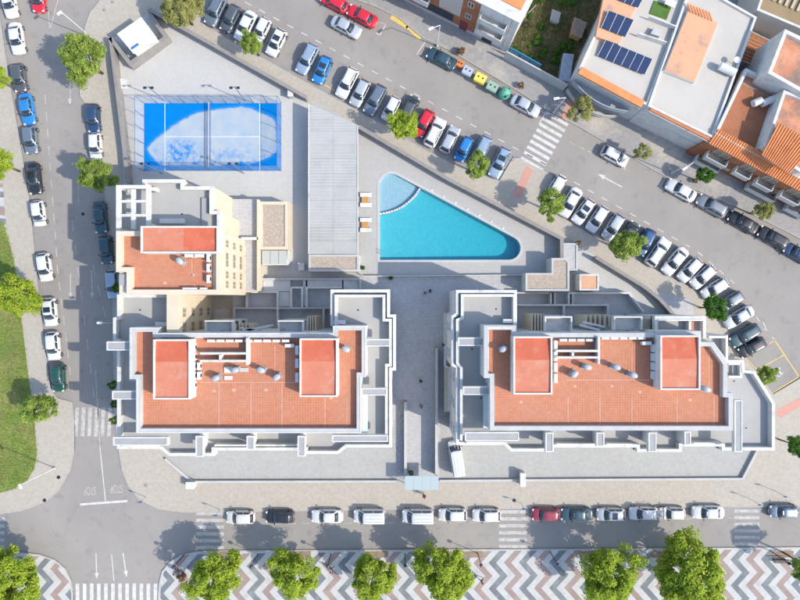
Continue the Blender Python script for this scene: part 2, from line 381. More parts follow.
# lane and bay lines on the diagonal street
def line_dashes(p0, p1, L, gap, w=.8, m=linem):
    a, b = Vector(p0), Vector(p1); T = (b-a).length; d = (b-a)/T; t = 0
    while t < T:
        e = min(T, t+L); p, q = a+d*t, a+d*e; dash(p.x, p.y, q.x, q.y, w, m); t += L+gap
line_dashes((245, 2), (552, 168), 7, 9)
line_dashes((560, 174), (690, 247), 7, 9, .8)
line_dashes((698, 252), (735, 284), 6, 8); line_dashes((741, 293), (765, 330), 6, 8)
line_dashes((418, 55), (556, 118), 7, 4, .8, linef)
dash(417, 54, 425, 42); dash(417, 54, 422, 57)
dash(539, 124, 546, 112); dash(630, 156, 624, 169); dash(660, 187, 666, 177)
line_dashes((570, 142), (626, 170), 6, 4, .7, linef)
line_dashes((660, 187), (792, 257), 7, 5)
dash(380, 35, 386, 24); dash(380, 35, 376, 33); dash(352, 17, 386, 24, .6, linef)
def arrow(u, v, du, dv, L, s=1., m=linem):
    d = Vector((du, dv)).normalized(); n = Vector((-d.y, d.x)); p = Vector((u, v)); q = p+d*L
    mark([p+n*.5*s, p+n*-.5*s, q-n*.5*s, q+n*.5*s], m)
    mark([q+n*2.1*s, q+d*6*s, q-n*2.1*s], m, name='road_arrow')
arrow(622, 187, -.87, -.47, 20, 1.2); arrow(70, 82, 0, 1, 17, 1, linef); arrow(70.5, 273, 0, 1, 20, 1, linef); arrow(91.5, 270, .03, 1, 23, 1, linef)
arrow(96, 553, .03, 1, 20, 1); arrow(123, 553, .15, 1, 18, 1.1); dash(111.5, 554, 114, 581, .8)
dash(100, 448, 105.5, 501, .9); dash(80, 504.5, 127.5, 501, 2.2); dash(95.5, 370, 100, 448, .7, linef)
line_dashes((45, 95), (57, 260), 9, 8, .7, linef); line_dashes((57, 265), (73, 395), 9, 8, .7, linef)
line_dashes((72, 220), (95, 405), 11, 13, .7, linef); line_dashes((93, 265), (106, 320), 11, 10, .7, linef)
dash(50, 30, 48, 8, .8, linef); dash(53, 18, 58, 0, .8, linef); dash(50, 30, 53, 18, .8, linef)
line_dashes((232, 524), (495, 522), 8, 6, .6, linef); line_dashes((532, 521), (735, 518), 8, 6, .6, linef); dash(225, 512, 225, 524, .6, linef); dash(528, 508, 528, 521, .6, linef)
# yellow marks
for a in [(391, 16.5, 408, 27, 4.6), (407, 25.5, 421, 38.5, 4.6)]: dash(*a[:4], a[4], yellowm)
dash(774.5, 340, 798.5, 376, 1, yellowm); dash(746, 358, 784, 355.5, .001, yellowm) if False else None
dash(769, 344, 775, 340, .8, yellowm); dash(757, 370, 784, 355, .8, yellowm); dash(773, 393, 798.5, 377, 1, yellowm); dash(740, 352, 757, 370, .7, yellowm)
dash(322, 83, 335, 91, 1, yellowm); dash(347, 98, 372, 112, .9, yellowm); dash(196, 2, 200, 13, 2, yellowm)
dash(763, 322, 767, 331, .8); dash(772, 337, 775, 340, .8)
# wheelchair mark in the bay
g = MB(); c = W(779, 374); g.lathe((c.x, c.y, 0), [(.42, .0), (.42, .006), (.30, .006), (.30, .0)], 16); g.box((c.x+.1, c.y+.6, .002), (.16, .8, .007)); g.box((c.x+.4, c.y+.1, .0025), (.5, .14, .006))
g.build('wheelchair_mark', linem, road)
# STOP lettering
for u, v in ((90, 490.5), (116.5, 488.5)):
    cu = bpy.data.curves.new('stop', 'FONT'); cu.body = 'STOP'; cu.size = 1; cu.align_x = 'CENTER'; cu.align_y = 'CENTER'
    to = bpy.data.objects.new('tmp', cu); col.objects.link(to)
    bpy.context.view_layer.update()
    me = bpy.data.meshes.new_from_object(to.evaluated_get(bpy.context.evaluated_depsgraph_get()))
    bpy.data.objects.remove(to)
    me.transform(Matrix.Rotation(math.pi, 4, 'Z') @ Matrix.Diagonal((.78, 1.75, 1, 1)))
    me.materials.clear(); me.materials.append(linef); me.name = 'stop_lettering'
    p = W(u, v, 0); o = link('stop_lettering', me, road, (p.x, p.y, .006), R(2))
# manhole covers and drains
for u, v, s in ((99, 522.5, .3), (57, 179, .3), (83, 214, .25), (77, 350, .3), (104, 387, .3), (369, 161, .3), (757, 266, .4), (297, 33, .45), (395, 62, .35), (569, 161, .3), (146, 485, .3), (514, 500, .28), (45, 500, .28), (59, 477, .28)):
    g = MB(); p = W(u, v); zz = .13 if v in (485, 500, 477) else .006
    g.lathe((p.x, p.y, 0), [(s, 0), (s, zz), (.001, zz)], 14); g.build('manhole_cover', darkm if s < .3 else wallm, road)
for u, v in ((112.5, 2.5), (104, 10.5)):
    patch('drain_cover', [(u-2, v), (u+.5, v-2), (u+2.5, v), (u, v+2)], wallm, pave_block)

# ------------------------------------------------------------------ swimming pool
pool = thing('swimming_pool', 'turquoise swimming pool shaped like a rounded triangle with white coping', 'pool', W(440, 225, .13))
def tilenode(name, c, c2): return tilemat(name, c, c2, tuple(x*.95 for x in c), .5, .5, .02, fine=.08)
basin_m = tilenode('pool_tiles', (.43, .62, .63), (.42, .605, .62)); kid_m = tilenode('shallow_pool_tiles', (.385, .45, .48), (.375, .44, .47))
p = ccw([tuple(q) for q in pool_xy]); n = len(p)
xs = [q[0] for q in p]
g = MB()
# floor slopes down towards the narrow end
def grow_(q): return grow(q, -.012)
def depth(x): return -1.0-.55*max(0, min(1, (x-min(xs))/(max(xs)-min(xs))))
g.add([(x, y, .10) for x, y in p]+[(x, y, depth(x)) for x, y in p], [((i+1) % n, i, n+i, n+(i+1) % n) for i in range(n)])
tri = tessellate_polygon([[Vector((x, y, 0)) for x, y in p]])
fs = []
for t in tri:
    a, b_, c = (Vector((*p[i], 0)) for i in t); fs.append(t if (b_-a).cross(c-a).z > 0 else (t[0], t[2], t[1]))
g.add([(x, y, depth(x)) for x, y in p], fs)
g.build('basin', basin_m, pool)
cop = MB(); cop.run(p, .40, .0, .165, True, align=-1); cop.build('coping', palegrey, pool)
cc = W(385, 180).xy
dv = [(379.5, 214), (388, 212.5), (396, 210), (403, 206.5), (410, 201), (415.5, 195.5), (420, 188.5)]
kid = [(380, 214)]+dv[1:-1]+[(420, 189), (397.5, 174.9), (391.5, 173.8), (385, 175.6), (381, 180), (380, 186)]
g = MB(); g.prism(XY(kid), -1.2, -.42, 0); g.build('shallow_floor', kid_m, pool)
g = MB(); g.run(XY(dv), .28, -1.5, -.05, align=0); g.build('divider_wall', kid_m, pool)
k = MB()
dvp = XY(dv)
for i in range(len(dvp)-1):
    for t in (.15, .5, .85):
        q = dvp[i].lerp(dvp[i+1], t); k.box((q.x, q.y, .02), (.30, .26, .16), i*.2)
k.build('float_line', whitem, pool)
wm, n_, l_, b_ = newmat('pool_water')
n_.remove(b_)
tb = n_.new('ShaderNodeBsdfTransparent'); tb.inputs[0].default_value = (.99, .995, 1, 1)
gb = n_.new('ShaderNodeBsdfGlossy'); gb.inputs['Roughness'].default_value = .08
bp = n_.new('ShaderNodeBump'); bp.inputs['Strength'].default_value = .25; bp.inputs['Distance'].default_value = .05
l_.new(noise(n_, l_, 1.6, 4), bp.inputs['Height']); l_.new(bp.outputs[0], gb.inputs['Normal'])
ms_ = n_.new('ShaderNodeMixShader'); ms_.inputs[0].default_value = .035; l_.new(tb.outputs[0], ms_.inputs[1]); l_.new(gb.outputs[0], ms_.inputs[2])
l_.new(ms_.outputs[0], n_['Material Output'].inputs[0])
wk = wm.copy(); wk.name = 'shallow_pool_water'
for x in wk.node_tree.nodes:
    if x.type == 'BSDF_TRANSPARENT': x.inputs[0].default_value = (.78, .94, .99, 1)
main_w = [q for q in pool_px if not (q[0] < 400 and q[1] < 190)]
main_w = [(420.5, 188.5)]+main_w[1:] if main_w[0][0] < 430 else [(420.5, 188.5)]+main_w
main_w = main_w+list(reversed([]))
mw = [(420, 188.7)]+[q for q in pool_px if q[0] > 425]+[(380, 260)]+dv[:-1]
wv_ = wm.copy(); wv_.name = 'deep_pool_water'; va = wv_.node_tree.nodes.new('ShaderNodeVolumeAbsorption')
va.inputs['Color'].default_value = (.26, .835, .89, 1); va.inputs['Density'].default_value = 1.0
wv_.node_tree.links.new(va.outputs[0], wv_.node_tree.nodes['Material Output'].inputs['Volume'])
g = MB(); P_ = grow_(ccw([tuple(q) for q in XY(mw)])); nw = len(P_); g.sheet(P_, 0.0, 0)
g.add([(x, y, 0.) for x, y in P_]+[(x, y, depth(x)+.015) for x, y in P_], [(i, (i+1) % nw, nw+(i+1) % nw, nw+i)[::-1] for i in range(nw)])
fb_ = []
for t_ in tessellate_polygon([[Vector((x, y, 0)) for x, y in P_]]):
    a, b2, c = (Vector((*P_[i], 0)) for i in t_); fb_.append(tuple(t_) if (b2-a).cross(c-a).z < 0 else (t_[0], t_[2], t_[1]))
g.add([(x, y, depth(x)+.015) for x, y in P_], fb_)
wo = g.build('water', wv_, pool); bm = bmesh.new(); bm.from_mesh(wo.data); bmesh.ops.remove_doubles(bm, verts=bm.verts, dist=.001); bmesh.ops.recalc_face_normals(bm, faces=bm.faces); bm.to_mesh(wo.data); bm.free()
g = MB(); g.sheet(XY(kid), .001, 0); g.build('shallow_water', wk, pool)
# ladder
g = MB()
for d in (0, .45):
    a = W(381, 254); g.tube((a.x-.2, a.y+d, .15), (a.x-.1, a.y+d, .8), .03); g.tube((a.x-.1, a.y+d, .8), (a.x+.35, a.y+d, .75), .03); g.tube((a.x+.35, a.y+d, .75), (a.x+.35, a.y+d, -.8), .03)
g.build('ladder', steel, pool)
for t in range(7):
    a = Vector((425, 190)).lerp(Vector((508, 234)), (t+.5)/7)
    q = W(a.x+1, a.y-2.6); g = MB(); g.box((q.x, q.y, .18), (.3, .3, .04), R(-28)); g.build('skimmer_lid', whitem, pool)

# ------------------------------------------------------------------ the two apartment buildings
T3, TP, RF, RP, BX = 9.3, 10.2, 12.4, 13.2, 14.5
def rect(x0, y0, x1, y1): return [(x0, y0), (x1, y0), (x1, y1), (x0, y1)]
_win = {}
blindm = mat('brown_blind', (.30, .25, .195), (.24, .2, .155), sc=2, fine=.1)
def window_mesh(w, h):
    if (w, h) not in _win:
        f = MB(); t = .07
        for a in ((0, h/2-t/2, w, t), (0, -h/2+t/2, w, t)): f.box((a[0], 0, a[1]), (a[2], .10, a[3]))
        for a in (-w/2+t/2, 0, w/2-t/2): f.box((a, 0, 0), (t, .10, h-2*t))
        p_ = MB(); p_.box((0, .03, 0), (w-.02, .03, h-.02))
        _win[(w, h)] = (meshm(f, 'window', whitem), meshm(p_, 'pane', glassd), meshm(f, 'window', cream), meshm(p_, 'pane', blindm))
    return _win[(w, h)]
def add_window(root, x, y, z, nx, ny, w=1.3, h=1.3, blind=False):
    """window centred on (x,y,z) on a wall facing (nx,ny)"""
    ws = window_mesh(w, h); fm, pm = ws[2:] if blind else ws[:2]; rz = math.atan2(ny, nx)+math.pi/2
    o = link('window', fm, root, Vector((x+nx*.04, y+ny*.04, z))-root.location, rz)
    link('pane', pm, o)
    return o
def facade_windows(root, p, q, zs, w=1.3, h=1.3, gap=3.4, mg=1.5):
    p, q = Vector(p), Vector(q); d = q-p; L = d.length; d.normalize(); n = Vector((d.y, -d.x))
    k = max(1, int((L-2*mg)/gap)+1); st = (L-2*mg)/(k-1) if k > 1 else 0
    for z in zs:
        for i in range(k):
            c = p+d*(mg+i*st if k > 1 else L/2); add_window(root, c.x, c.y, z, n.x, n.y, w, h)
def slab(root, name, px, zr, z0, z1, m, mt=None):
    g = MB(); g.prism(XY(px, zr), z0, z1, 0, 1 if mt else 0); return g.build(name, [m, mt] if mt else m, root)
def parapet(root, px, zr, z0, z1, w=.32, closed=False, m=None, name='parapet', inward=1):
    g = MB(); pts = XY(px, zr)
    if closed: pts = ccw(pts); g.run(pts, w, z0, z1, True, align=1)
    else: g.run(pts, w, z0, z1, False, align=0)
    return g.build(name, m or white, root)
def beam(root, x0, y0, x1, y1, zt=12.2, zb=11.6, post=None, name='beam'):
    """flat concrete planter beam: white rim, grey infill"""
    g = MB(); g.prism(XY(rect(x0, y0, x1, y1), zt), zb, zt-.08, 0); o = g.build(name, white, root)
    k = MB(); k.run(ccw(XY(rect(x0, y0, x1, y1), zt)), .16, zt-.1, zt, True, align=1); k.build('rim', white, o)
    i = MB(); i.prism(XY(rect(x0+1.3, y0+1.3, x1-1.3, y1-1.3), zt), zt-.09, zt-.05, 0); i.build('infill', greyfill, o)
    return o
def penthouse(root, px, split, axis):
    """stair box with a shallow two-part roof inside a white rim"""
    g = MB(); xy = ccw(XY(px, BX)); g.prism(xy, RF-.1, BX-.42, 0); o = g.build('stair_box', white, root)
    k = MB(); k.run(xy, .2, BX-.45, BX, True, align=1); k.build('rim', white, o)
    x0, x1 = min(p[0] for p in px)+1.2, max(p[0] for p in px)-1.2; y0, y1 = min(p[1] for p in px)+1.2, max(p[1] for p in px)-1.2
    if axis == 'y': a, b = rect(x0, y0, x1, split), rect(x0, split, x1, y1)
    else: a, b = rect(x0, y0, split, y1), rect(split, y0, x1, y1)
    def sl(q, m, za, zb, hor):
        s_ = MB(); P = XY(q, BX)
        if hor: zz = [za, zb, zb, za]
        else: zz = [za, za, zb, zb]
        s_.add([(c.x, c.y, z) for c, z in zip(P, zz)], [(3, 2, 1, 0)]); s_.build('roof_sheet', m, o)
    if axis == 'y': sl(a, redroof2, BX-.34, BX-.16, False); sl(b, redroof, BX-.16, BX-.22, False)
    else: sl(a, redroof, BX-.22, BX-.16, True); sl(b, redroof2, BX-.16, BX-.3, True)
    return o
acm = MB(); acm.box((0, 0, .45), (1.15, .42, .8)); acm.box((0, 0, .03), (.9, .3, .07)); acm = meshm(acm, 'casing', whitem)
fanm = MB(); fanm.lathe((0, 0, 0), [(.30, 0), (.30, .02), (.26, .03), (.001, .03)], 14); fanm.v = [(x, -.205-z, y+.46) for x, y, z in fanm.v]; fanm = meshm(fanm, 'fan_grille', darkm)
def ac_unit(u, v, label, group, rz=0, z=RF+.01, s=1.):
    t = thing('air_conditioner', label, 'air conditioner', W(u, v, z+.4)-Vector((0, 0, .4)), group, rz); t.scale = (s, s, s)
    link('casing', acm, t); link('fan_grille', fanm, t); return t
ventb = MB(); ventb.prism([(-.45, -.32), (.45, -.32), (.45, .32), (-.45, .32)], 0, .95); ventb.box((0, 0, .06), (1.1, .85, .12)); ventb = meshm(ventb, 'flue', mat('vent_sheet', (.33, .35, .37), rough=.6))
ventc = MB(); ventc.lathe((0, 0, .95), [(.30, 0), (.30, .2), (.52, .24), (.52, .36), (.3, .5), (.001, .52)], 12); ventc.v = [(x*1.15, y*.8, z) for x, y, z in ventc.v]; ventc = meshm(ventc, 'cowl', mat('vent_cowl', (.40, .43, .46), rough=.55, metal=.1), True)
def vent(u, v, label, s=1.):
    t = thing('roof_vent', label, 'roof vent', W(u, v, RF+.9)-Vector((0, 0, .89)), 'grey vents on the tiled roofs', R((u*37) % 90-45)); t.scale = (s, s, s)
    link('flue', ventb, t); link('cowl', ventc, t)

# ---- building on the left
A = thing('apartment_building', 'L-shaped white apartment building left of the passage, wing reaching up to the court', 'building', W(270, 375, 0))
slab(A, 'wall', [(116, 231), (221, 231), (221, 294.5), (116, 294.5)], RP, 0, RF, cream)
slab(A, 'wall', [(117, 186), (143, 186), (143, 180), (183, 180), (183, 187), (214, 187), (214, 212), (222, 212), (222, 235), (117, 235)], TP, 0, T3, cream)
slab(A, 'wall', [(166.5, 292), (178.5, 292), (178.5, 338), (166.5, 338)], RF, 0, RF-.05, cream)
bar = [(129.5, 327.5), (157, 327.5), (157, 333), (333, 333), (333, 326), (366, 326), (366, 377), (361, 377), (361, 433), (136, 433), (136, 379), (129.5, 379)]
slab(A, 'wall', bar, RP, 0, RF, white)
t3a = [(117, 294), (168, 294), (168, 336.5), (331, 336.5), (331, 290), (389, 290), (389, 316), (395, 316), (395, 369), (391, 369), (391, 446.5), (346, 446.5), (338.5, 453), (306, 453), (306, 449.5), (213, 449.5), (213, 455), (170, 455), (162, 448), (117, 448)]
slab(A, 'wall', t3a, TP, 0, T3, white)
# floors of the terraces
slab(A, 'roof_terrace', [(121, 236), (213, 236), (213, 291), (128, 291), (128, 272), (121, 272)], RF, RF-.05, RF+.004, terracotta)
slab(A, 'roof_terrace', [(135, 331), (155, 331), (155, 338), (337, 338), (337, 329), (362, 329), (362, 376), (357, 376), (357, 430), (140, 430), (140, 378), (135, 378)], RF, RF-.05, RF+.004, terracotta)
slab(A, 'terrace_floor', [(119, 189), (146, 189), (146, 183), (180, 183), (180, 190), (210, 190), (210, 214), (218, 214), (218, 237), (119, 237)], T3, T3-.05, T3+.004, greyroof)
slab(A, 'terrace_floor', [(120, 297), (166, 297), (166, 329), (129, 329), (129, 381), (136, 381), (136, 440), (120, 440)], T3, T3-.05, T3+.006, greyroof)
slab(A, 'terrace_floor', [(335, 294), (386, 294), (386, 318), (391, 318), (391, 367), (387, 367), (387, 443), (344, 443), (337, 449), (304, 449), (304, 446), (214, 446), (214, 451), (172, 451), (164, 445), (122, 445), (122, 432), (357, 432), (362, 375), (364, 327), (335, 326)], T3, T3-.05, T3+.005, greyroof)
# parapets, roof level
parapet(A, [(116, 231), (221, 231), (221, 294.5), (126.5, 294.5), (126.5, 272), (116, 272)], RP, RF-.02, RP, .62, True, cream)
parapet(A, bar, RP, RF-.02, RP, .55, True, palegrey)
c1 = parapet(A, [(p[0]*.9965+1.2, p[1]) for p in bar], RP, RP-.01, RP+.04, .12, True, white, 'coping')
# parapets, terrace level
parapet(A, [(144, 190), (144, 181), (182, 181), (182, 188), (211, 188), (211, 212.5), (218.5, 212.5), (218.5, 232)], TP, T3, TP, .45)
parapet(A, [(117.5, 232), (117.5, 186.5), (145, 186.5)], TP, T3, TP-.03, .4)
parapet(A, [(167, 296), (118.5, 296), (118.5, 318), (114.5, 319), (114.5, 340), (118.5, 341), (118.5, 447.5), (161, 447.5), (169.5, 454.5), (213, 454.5), (213, 449), (306, 449), (306, 452.5), (338, 452.5), (346, 446), (390.5, 446), (390.5, 369), (394.5, 369), (394.5, 316), (388.5, 316), (388.5, 291), (332, 291), (332, 326)], TP, T3-.3, TP, .4)
parapet(A, [(336, 325), (336, 296), (384, 296), (384, 320), (390.5, 320), (390.5, 365), (386.5, 365), (386.5, 441)], TP, T3, TP+.35, .36)
parapet(A, [(124, 444.5), (160, 444.5)], TP, T3, TP+.3, .28)
parapet(A, [(215, 445), (246, 445)], TP, T3, TP+.2, .22); parapet(A, [(256, 445), (297, 445)], TP, T3, TP+.2, .22)
# planter beams
for b in [(106.5, 341.5, 131, 350.5), (112, 391, 137, 399.5), (365, 339, 390, 346.5), (361, 388, 387, 395.5), (113, 437, 168, 445.5), (332, 435, 388, 442), (195.5, 436, 203.5, 457), (246.5, 436, 254.5, 450), (297.5, 436, 305.5, 456.5)]: beam(A, *b)
for u in (199.5, 250.5, 301.5): slab(A, 'fin_wall', rect(u-1.4, 434, u+1.4, 450), 12, T3, 11.6, white)
slab(A, 'awning', rect(362, 396, 367.5, 434), 12, 11.4, 11.5, sheer('glass_awning', (.6, .68, .66), .75))
# pergola frame
for x0, y0, x1, y1 in [(116, 185, 120, 232), (131, 189, 134.5, 229), (146, 185, 150, 226)]: slab(A, 'pergola_beam', rect(x0, y0, x1, y1), 12, 11.55, 12, white)
for x0, y0, x1, y1 in [(120, 185, 146, 188.4), (120, 200, 131, 202.3), (134.5, 200, 146, 202.3), (120, 214, 131, 216.5), (134.5, 214, 146, 216.5)]: slab(A, 'pergola_beam', rect(x0, y0, x1, y1), 12, 11.56, 11.99, white)
for u, v in ((117.5, 187), (147.5, 187), (117.5, 229), (147.5, 224)): slab(A, 'pergola_post', rect(u-1.2, v-1.2, u+1.2, v+1.2), 12, T3, 11.55, white)
slab(A, 'planter', rect(155, 217, 180, 222), 11, T3, 9.75, whitem)
slab(A, 'planter', rect(200, 197, 206, 226), 10.2, T3, 9.6, greyfill)
slab(A, 'light_well', rect(117, 274, 127, 285), RP, RF-.3, RF+.3, greyfill)
# stair boxes
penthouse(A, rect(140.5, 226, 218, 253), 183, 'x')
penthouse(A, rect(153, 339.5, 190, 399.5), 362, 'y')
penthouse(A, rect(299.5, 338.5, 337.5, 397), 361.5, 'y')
# expansion joints and drying yard on the roof
def jointstrip(root, u0, v0, u1, v1, w=.09):
    g = MB(); g.run(XY([(u0, v0), (u1, v1)], RF), w, RF, RF+.012); g.build('expansion_joint', joint, root)
for u in (219, 251, 282, 325, 347): jointstrip(A, u, 383 if u < 290 else 398, u, 429)
jointstrip(A, 200, 382.5, 299, 382.5); jointstrip(A, 275, 345, 275, 382); jointstrip(A, 192, 276, 192, 250)
for a in [(247, 338, 247, 365), (200, 353.5, 246, 353.5), (200, 361, 246, 361), (220, 354, 220, 360.5)]:
    parapet(A, [a[:2], a[2:]], RF+1.2, RF, RF+1.2, .26, False, white, 'drying_yard_wall')
slab(A, 'roof_hatch', rect(224, 367, 232, 373), RF+.2, RF, RF+.18, white); slab(A, 'roof_hatch', rect(240, 368, 248, 372), RF+.2, RF, RF+.12, palegrey); slab(A, 'roof_hatch', rect(224, 376, 232, 380), RF+.2, RF, RF+.12, white)
# balconies on the courtyard side
for x0, y0, x1, y1 in [(206, 321, 233, 333), (279, 321, 303, 333)]:
    for zf in (3.1, 6.2, 9.3):
        g = MB(); P = XY(rect(x0, y0, x1, y1), 10); g.prism(P, zf-.25, zf, 0); o = g.build('balcony', white, A)
        k = MB(); k.run([P[3], P[0], P[1], P[2]], .2, zf, zf+.95); k.build('balustrade', white, o)
for i in range(6): slab(A, 'brise_soleil_fin', rect(233+i*3.4, 324-i*.1, 234.3+i*3.4, 331), 7, 2.8, 7.6, cream)
for i in range(4): slab(A, 'brise_soleil_fin', rect(308.5+i*2.4, 316, 309.8+i*2.4, 333), 7, 2.8, 8, cream)
g = MB()
for (x0, y0), (x1, y1) in (((243, 331), (273, 325)), ((240, 328), (258, 331))): g.run(XY([(x0, y0), (x1, y1)], 9), .3, 8.7, 9.0)
g.build('slanted_beam', white, A)
# windows that face the courtyard, the street and the passage
wx = W(221, 260, RP).x; ys = lambda v, z: W(0, v, z).y
for z in (1.6, 4.7, 7.8, 10.9):
    for v, w_ in ((242, 1.0), (258.5, 1.9), (274, 1.0), (284, 1.0)): add_window(A, wx, ys(v, RP), z, 1, 0, w_, 1.5, True)
    slab(A, 'loggia', rect(220.2, 249.5, 221.3, 266.5), RP, z-1.0, z-.85, cream)
wx = W(178.5, 300, RF).x
for z in (1.6, 4.6, 7.6, 10.6):
    for v, w_ in ((313, 1.2), (329, 1.6)): add_window(A, wx, ys(v, RF), z, 1, 0, w_, 1.5, True)
bp_ = XY(bar, RP); tp_ = XY(t3a, TP)
facade_windows(A, bp_[3], bp_[2], (1.6, 4.7, 7.8, 10.9), gap=4.2)
facade_windows(A, tp_[19], tp_[18], (1.5, 4.6, 7.6)); facade_windows(A, tp_[15], tp_[14], (1.5, 4.6, 7.6)); facade_windows(A, tp_[10], tp_[9], (1.5, 4.6, 7.6)); facade_windows(A, tp_[0], tp_[19], (1.5, 4.6, 7.6))
facade_windows(A, bp_[8+1], bp_[8], (10.9,), 1.8, 2, 4.4); facade_windows(A, bp_[10], bp_[9], (10.9,))
slab(A, 'wall_lamp_arm', rect(99.5, 322.6, 116, 323.3), 8, 7.9, 8.0, steel); slab(A, 'lamp_head', rect(96.5, 321.8, 101, 324), 8.05, 7.85, 8.0, whitem)

for u, v in ((214, 391), (234, 390), (266, 390), (193, 275), (165, 283), (331, 398)): slab(A, 'drain_pad', rect(u-1.6, v-1.3, u+1.6, v+1.3), RF, RF-.02, RF+.012, joint)
for u, v in ((358, 310), (150, 205), (182, 214), (140, 310)): slab(A, 'drain', rect(u-.8, v-.8, u+.8, v+.8), T3, T3-.02, T3+.014, darkm)
# ---- building on the right
B = thing('apartment_building', 'white apartment building right of the passage with a chamfered grey terrace at its end', 'building', W(605, 375, 0))
barb = [(484, 325.5), (516, 325.5), (516, 333), (656, 333), (656, 331), (701, 331), (701, 342), (713, 342), (727.5, 363), (727.5, 393), (733, 393), (733, 430.5), (490, 430.5), (490, 378), (484, 378)]
slab(B, 'wall', barb, RP, 0, RF, white)
t3b = [(456, 290), (517, 290), (517, 336), (655, 336), (655, 316), (706, 316), (706, 335), (728, 335), (728, 360), (744, 360), (745, 370), (755, 371), (775, 403), (775, 450.5), (722, 450.5), (722, 446.5), (682, 446.5), (682, 452), (637, 452), (637, 447.5), (554, 447.5), (554, 451.5), (511, 451.5), (504, 445), (456, 445), (456, 368), (451.5, 366), (451.5, 316), (456, 313)]
slab(B, 'wall', t3b, TP, 0, T3, white)
slab(B, 'roof_terrace', [(489, 329), (513, 329), (513, 338), (701, 338), (701, 346), (711, 346), (723, 365), (723, 394), (728, 394), (728, 427), (494, 427), (494, 377), (489, 377)], RF, RF-.05, RF+.004, terracotta)
slab(B, 'terrace_floor', [(460, 294), (513, 294), (513, 326), (484, 326), (484, 380), (490, 380), (490, 441), (460, 441)], T3, T3-.05, T3+.006, greyroof)
slab(B, 'terrace_floor', [(658, 320), (703, 320), (703, 338), (725, 338), (725, 363), (742, 363), (743, 373), (753, 374), (771, 404), (771, 447), (725, 447), (724, 443), (680, 443), (680, 448), (639, 448), (639, 444), (552, 444), (552, 448), (513, 448), (506, 442), (462, 442), (462, 429), (728, 429), (728, 393), (722, 364), (700, 341), (700, 332), (658, 334)], T3, T3-.05, T3+.005, greyroof)
parapet(B, barb, RP, RF-.02, RP, .55, True, palegrey)
parapet(B, [(487, 328), (512, 328)], RP, RP-.01, RP+.03, .2, False, white, 'coping')
parapet(B, t3b, TP, T3-.3, TP, .4, True)
parapet(B, [(514, 330), (514, 295.5), (462, 295.5), (462, 318), (457, 320), (457, 363), (461, 367), (461, 440)], TP, T3, TP+.35, .36)
parapet(B, [(466, 442), (503, 442)], TP, T3, TP+.3, .28); parapet(B, [(556, 444), (596, 444)], TP, T3, TP+.2, .22); parapet(B, [(606, 444), (636, 444)], TP, T3, TP+.2, .22); parapet(B, [(693, 443), (720, 443)], TP, T3, TP+.2, .22)
parapet(B, [(690, 320), (690, 336)], TP, T3, TP, .3); parapet(B, [(658, 320), (703, 320)], TP, T3, TP+.1, .25)
slab(B, 'planter', rect(692, 322, 696, 335), TP, T3, T3+.4, redroof); slab(B, 'planter', rect(735, 366, 742, 376), TP, T3, T3+.3, greyfill)
parapet(B, [(729, 364), (741.5, 364), (741.5, 377), (729, 377)], TP, T3, TP-.06, .3)
parapet(B, [(708, 337), (726, 337), (726, 360), (722, 362)], TP, T3, TP+.2, .3); parapet(B, [(712, 343), (726, 362)], TP+.5, T3, TP+.5, .5)
for b in [(458, 337.5, 485, 346), (463, 386.5, 490, 395), (465, 432, 519, 441), (545.5, 432.5, 553.5, 452), (596.5, 432.5, 604.5, 446.5), (648.5, 432.5, 656.5, 452), (684.5, 431.5, 691, 445), (734.5, 400, 742.5, 452)]: beam(B, *b)
for u in (549.5, 600.5, 652.5, 688): slab(B, 'fin_wall', rect(u-1.4, 430, u+1.4, 446), 12, T3, 11.6, white)
slab(B, 'awning', rect(484, 396, 489, 430), 12, 11.4, 11.5, bpy.data.materials['glass_awning'])
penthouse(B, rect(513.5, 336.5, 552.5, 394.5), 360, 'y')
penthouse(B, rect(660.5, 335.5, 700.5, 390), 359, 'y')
for u in (568, 600, 632, 677, 714): jointstrip(B, u, 397, u, 426)
jointstrip(B, 565, 380, 660, 380); jointstrip(B, 709, 350, 709, 390); jointstrip(B, 632, 345, 632, 380)
for a in [(599, 337, 599, 364), (556, 351, 598, 351), (556, 357.5, 598, 357.5), (573, 351.5, 573, 357)]:
    parapet(B, [a[:2], a[2:]], RF+1.2, RF, RF+1.2, .26, False, white, 'drying_yard_wall')
for x0, y0, x1, y1 in [(545, 317, 571, 331), (614, 317, 641, 330)]:
    for zf in (3.1, 6.2, 9.3):
        g = MB(); P = XY(rect(x0, y0, x1, y1), 10); g.prism(P, zf-.25, zf, 0); o = g.build('balcony', white, B)
        k = MB(); k.run([P[3], P[0], P[1], P[2]], .2, zf, zf+.95); k.build('balustrade', white, o)
for i in range(5): slab(B, 'brise_soleil_fin', rect(529.5+i*3, 314, 531.2+i*3, 331), 7, 2.8, 8, cream)
for i in range(6): slab(B, 'brise_soleil_fin', rect(584+i*4.6, 315-i*.1, 585.6+i*4.6, 326), 7, 2.8, 7.6, cream)
g = MB()
for (x0, y0), (x1, y1) in (((583, 322), (605, 327)), ((580, 325), (600, 330))): g.run(XY([(x0, y0), (x1, y1)], 9), .3, 8.7, 9.0)
g.build('slanted_beam', white, B)
slab(B, 'porch_roof', rect(640, 319, 652, 331), 9, 8.7, 9, gravel)
bp_ = XY(barb, RP); tp_ = XY(t3b, TP)
facade_windows(B, bp_[3], bp_[2], (1.6, 4.7, 7.8, 10.9), gap=4.2)
for i in (24, 26): facade_windows(B, tp_[i+1], tp_[i], (1.5, 4.6, 7.6))
for i in (12, 13, 19, 23): facade_windows(B, tp_[i+1], tp_[i], (1.5, 4.6, 7.6))
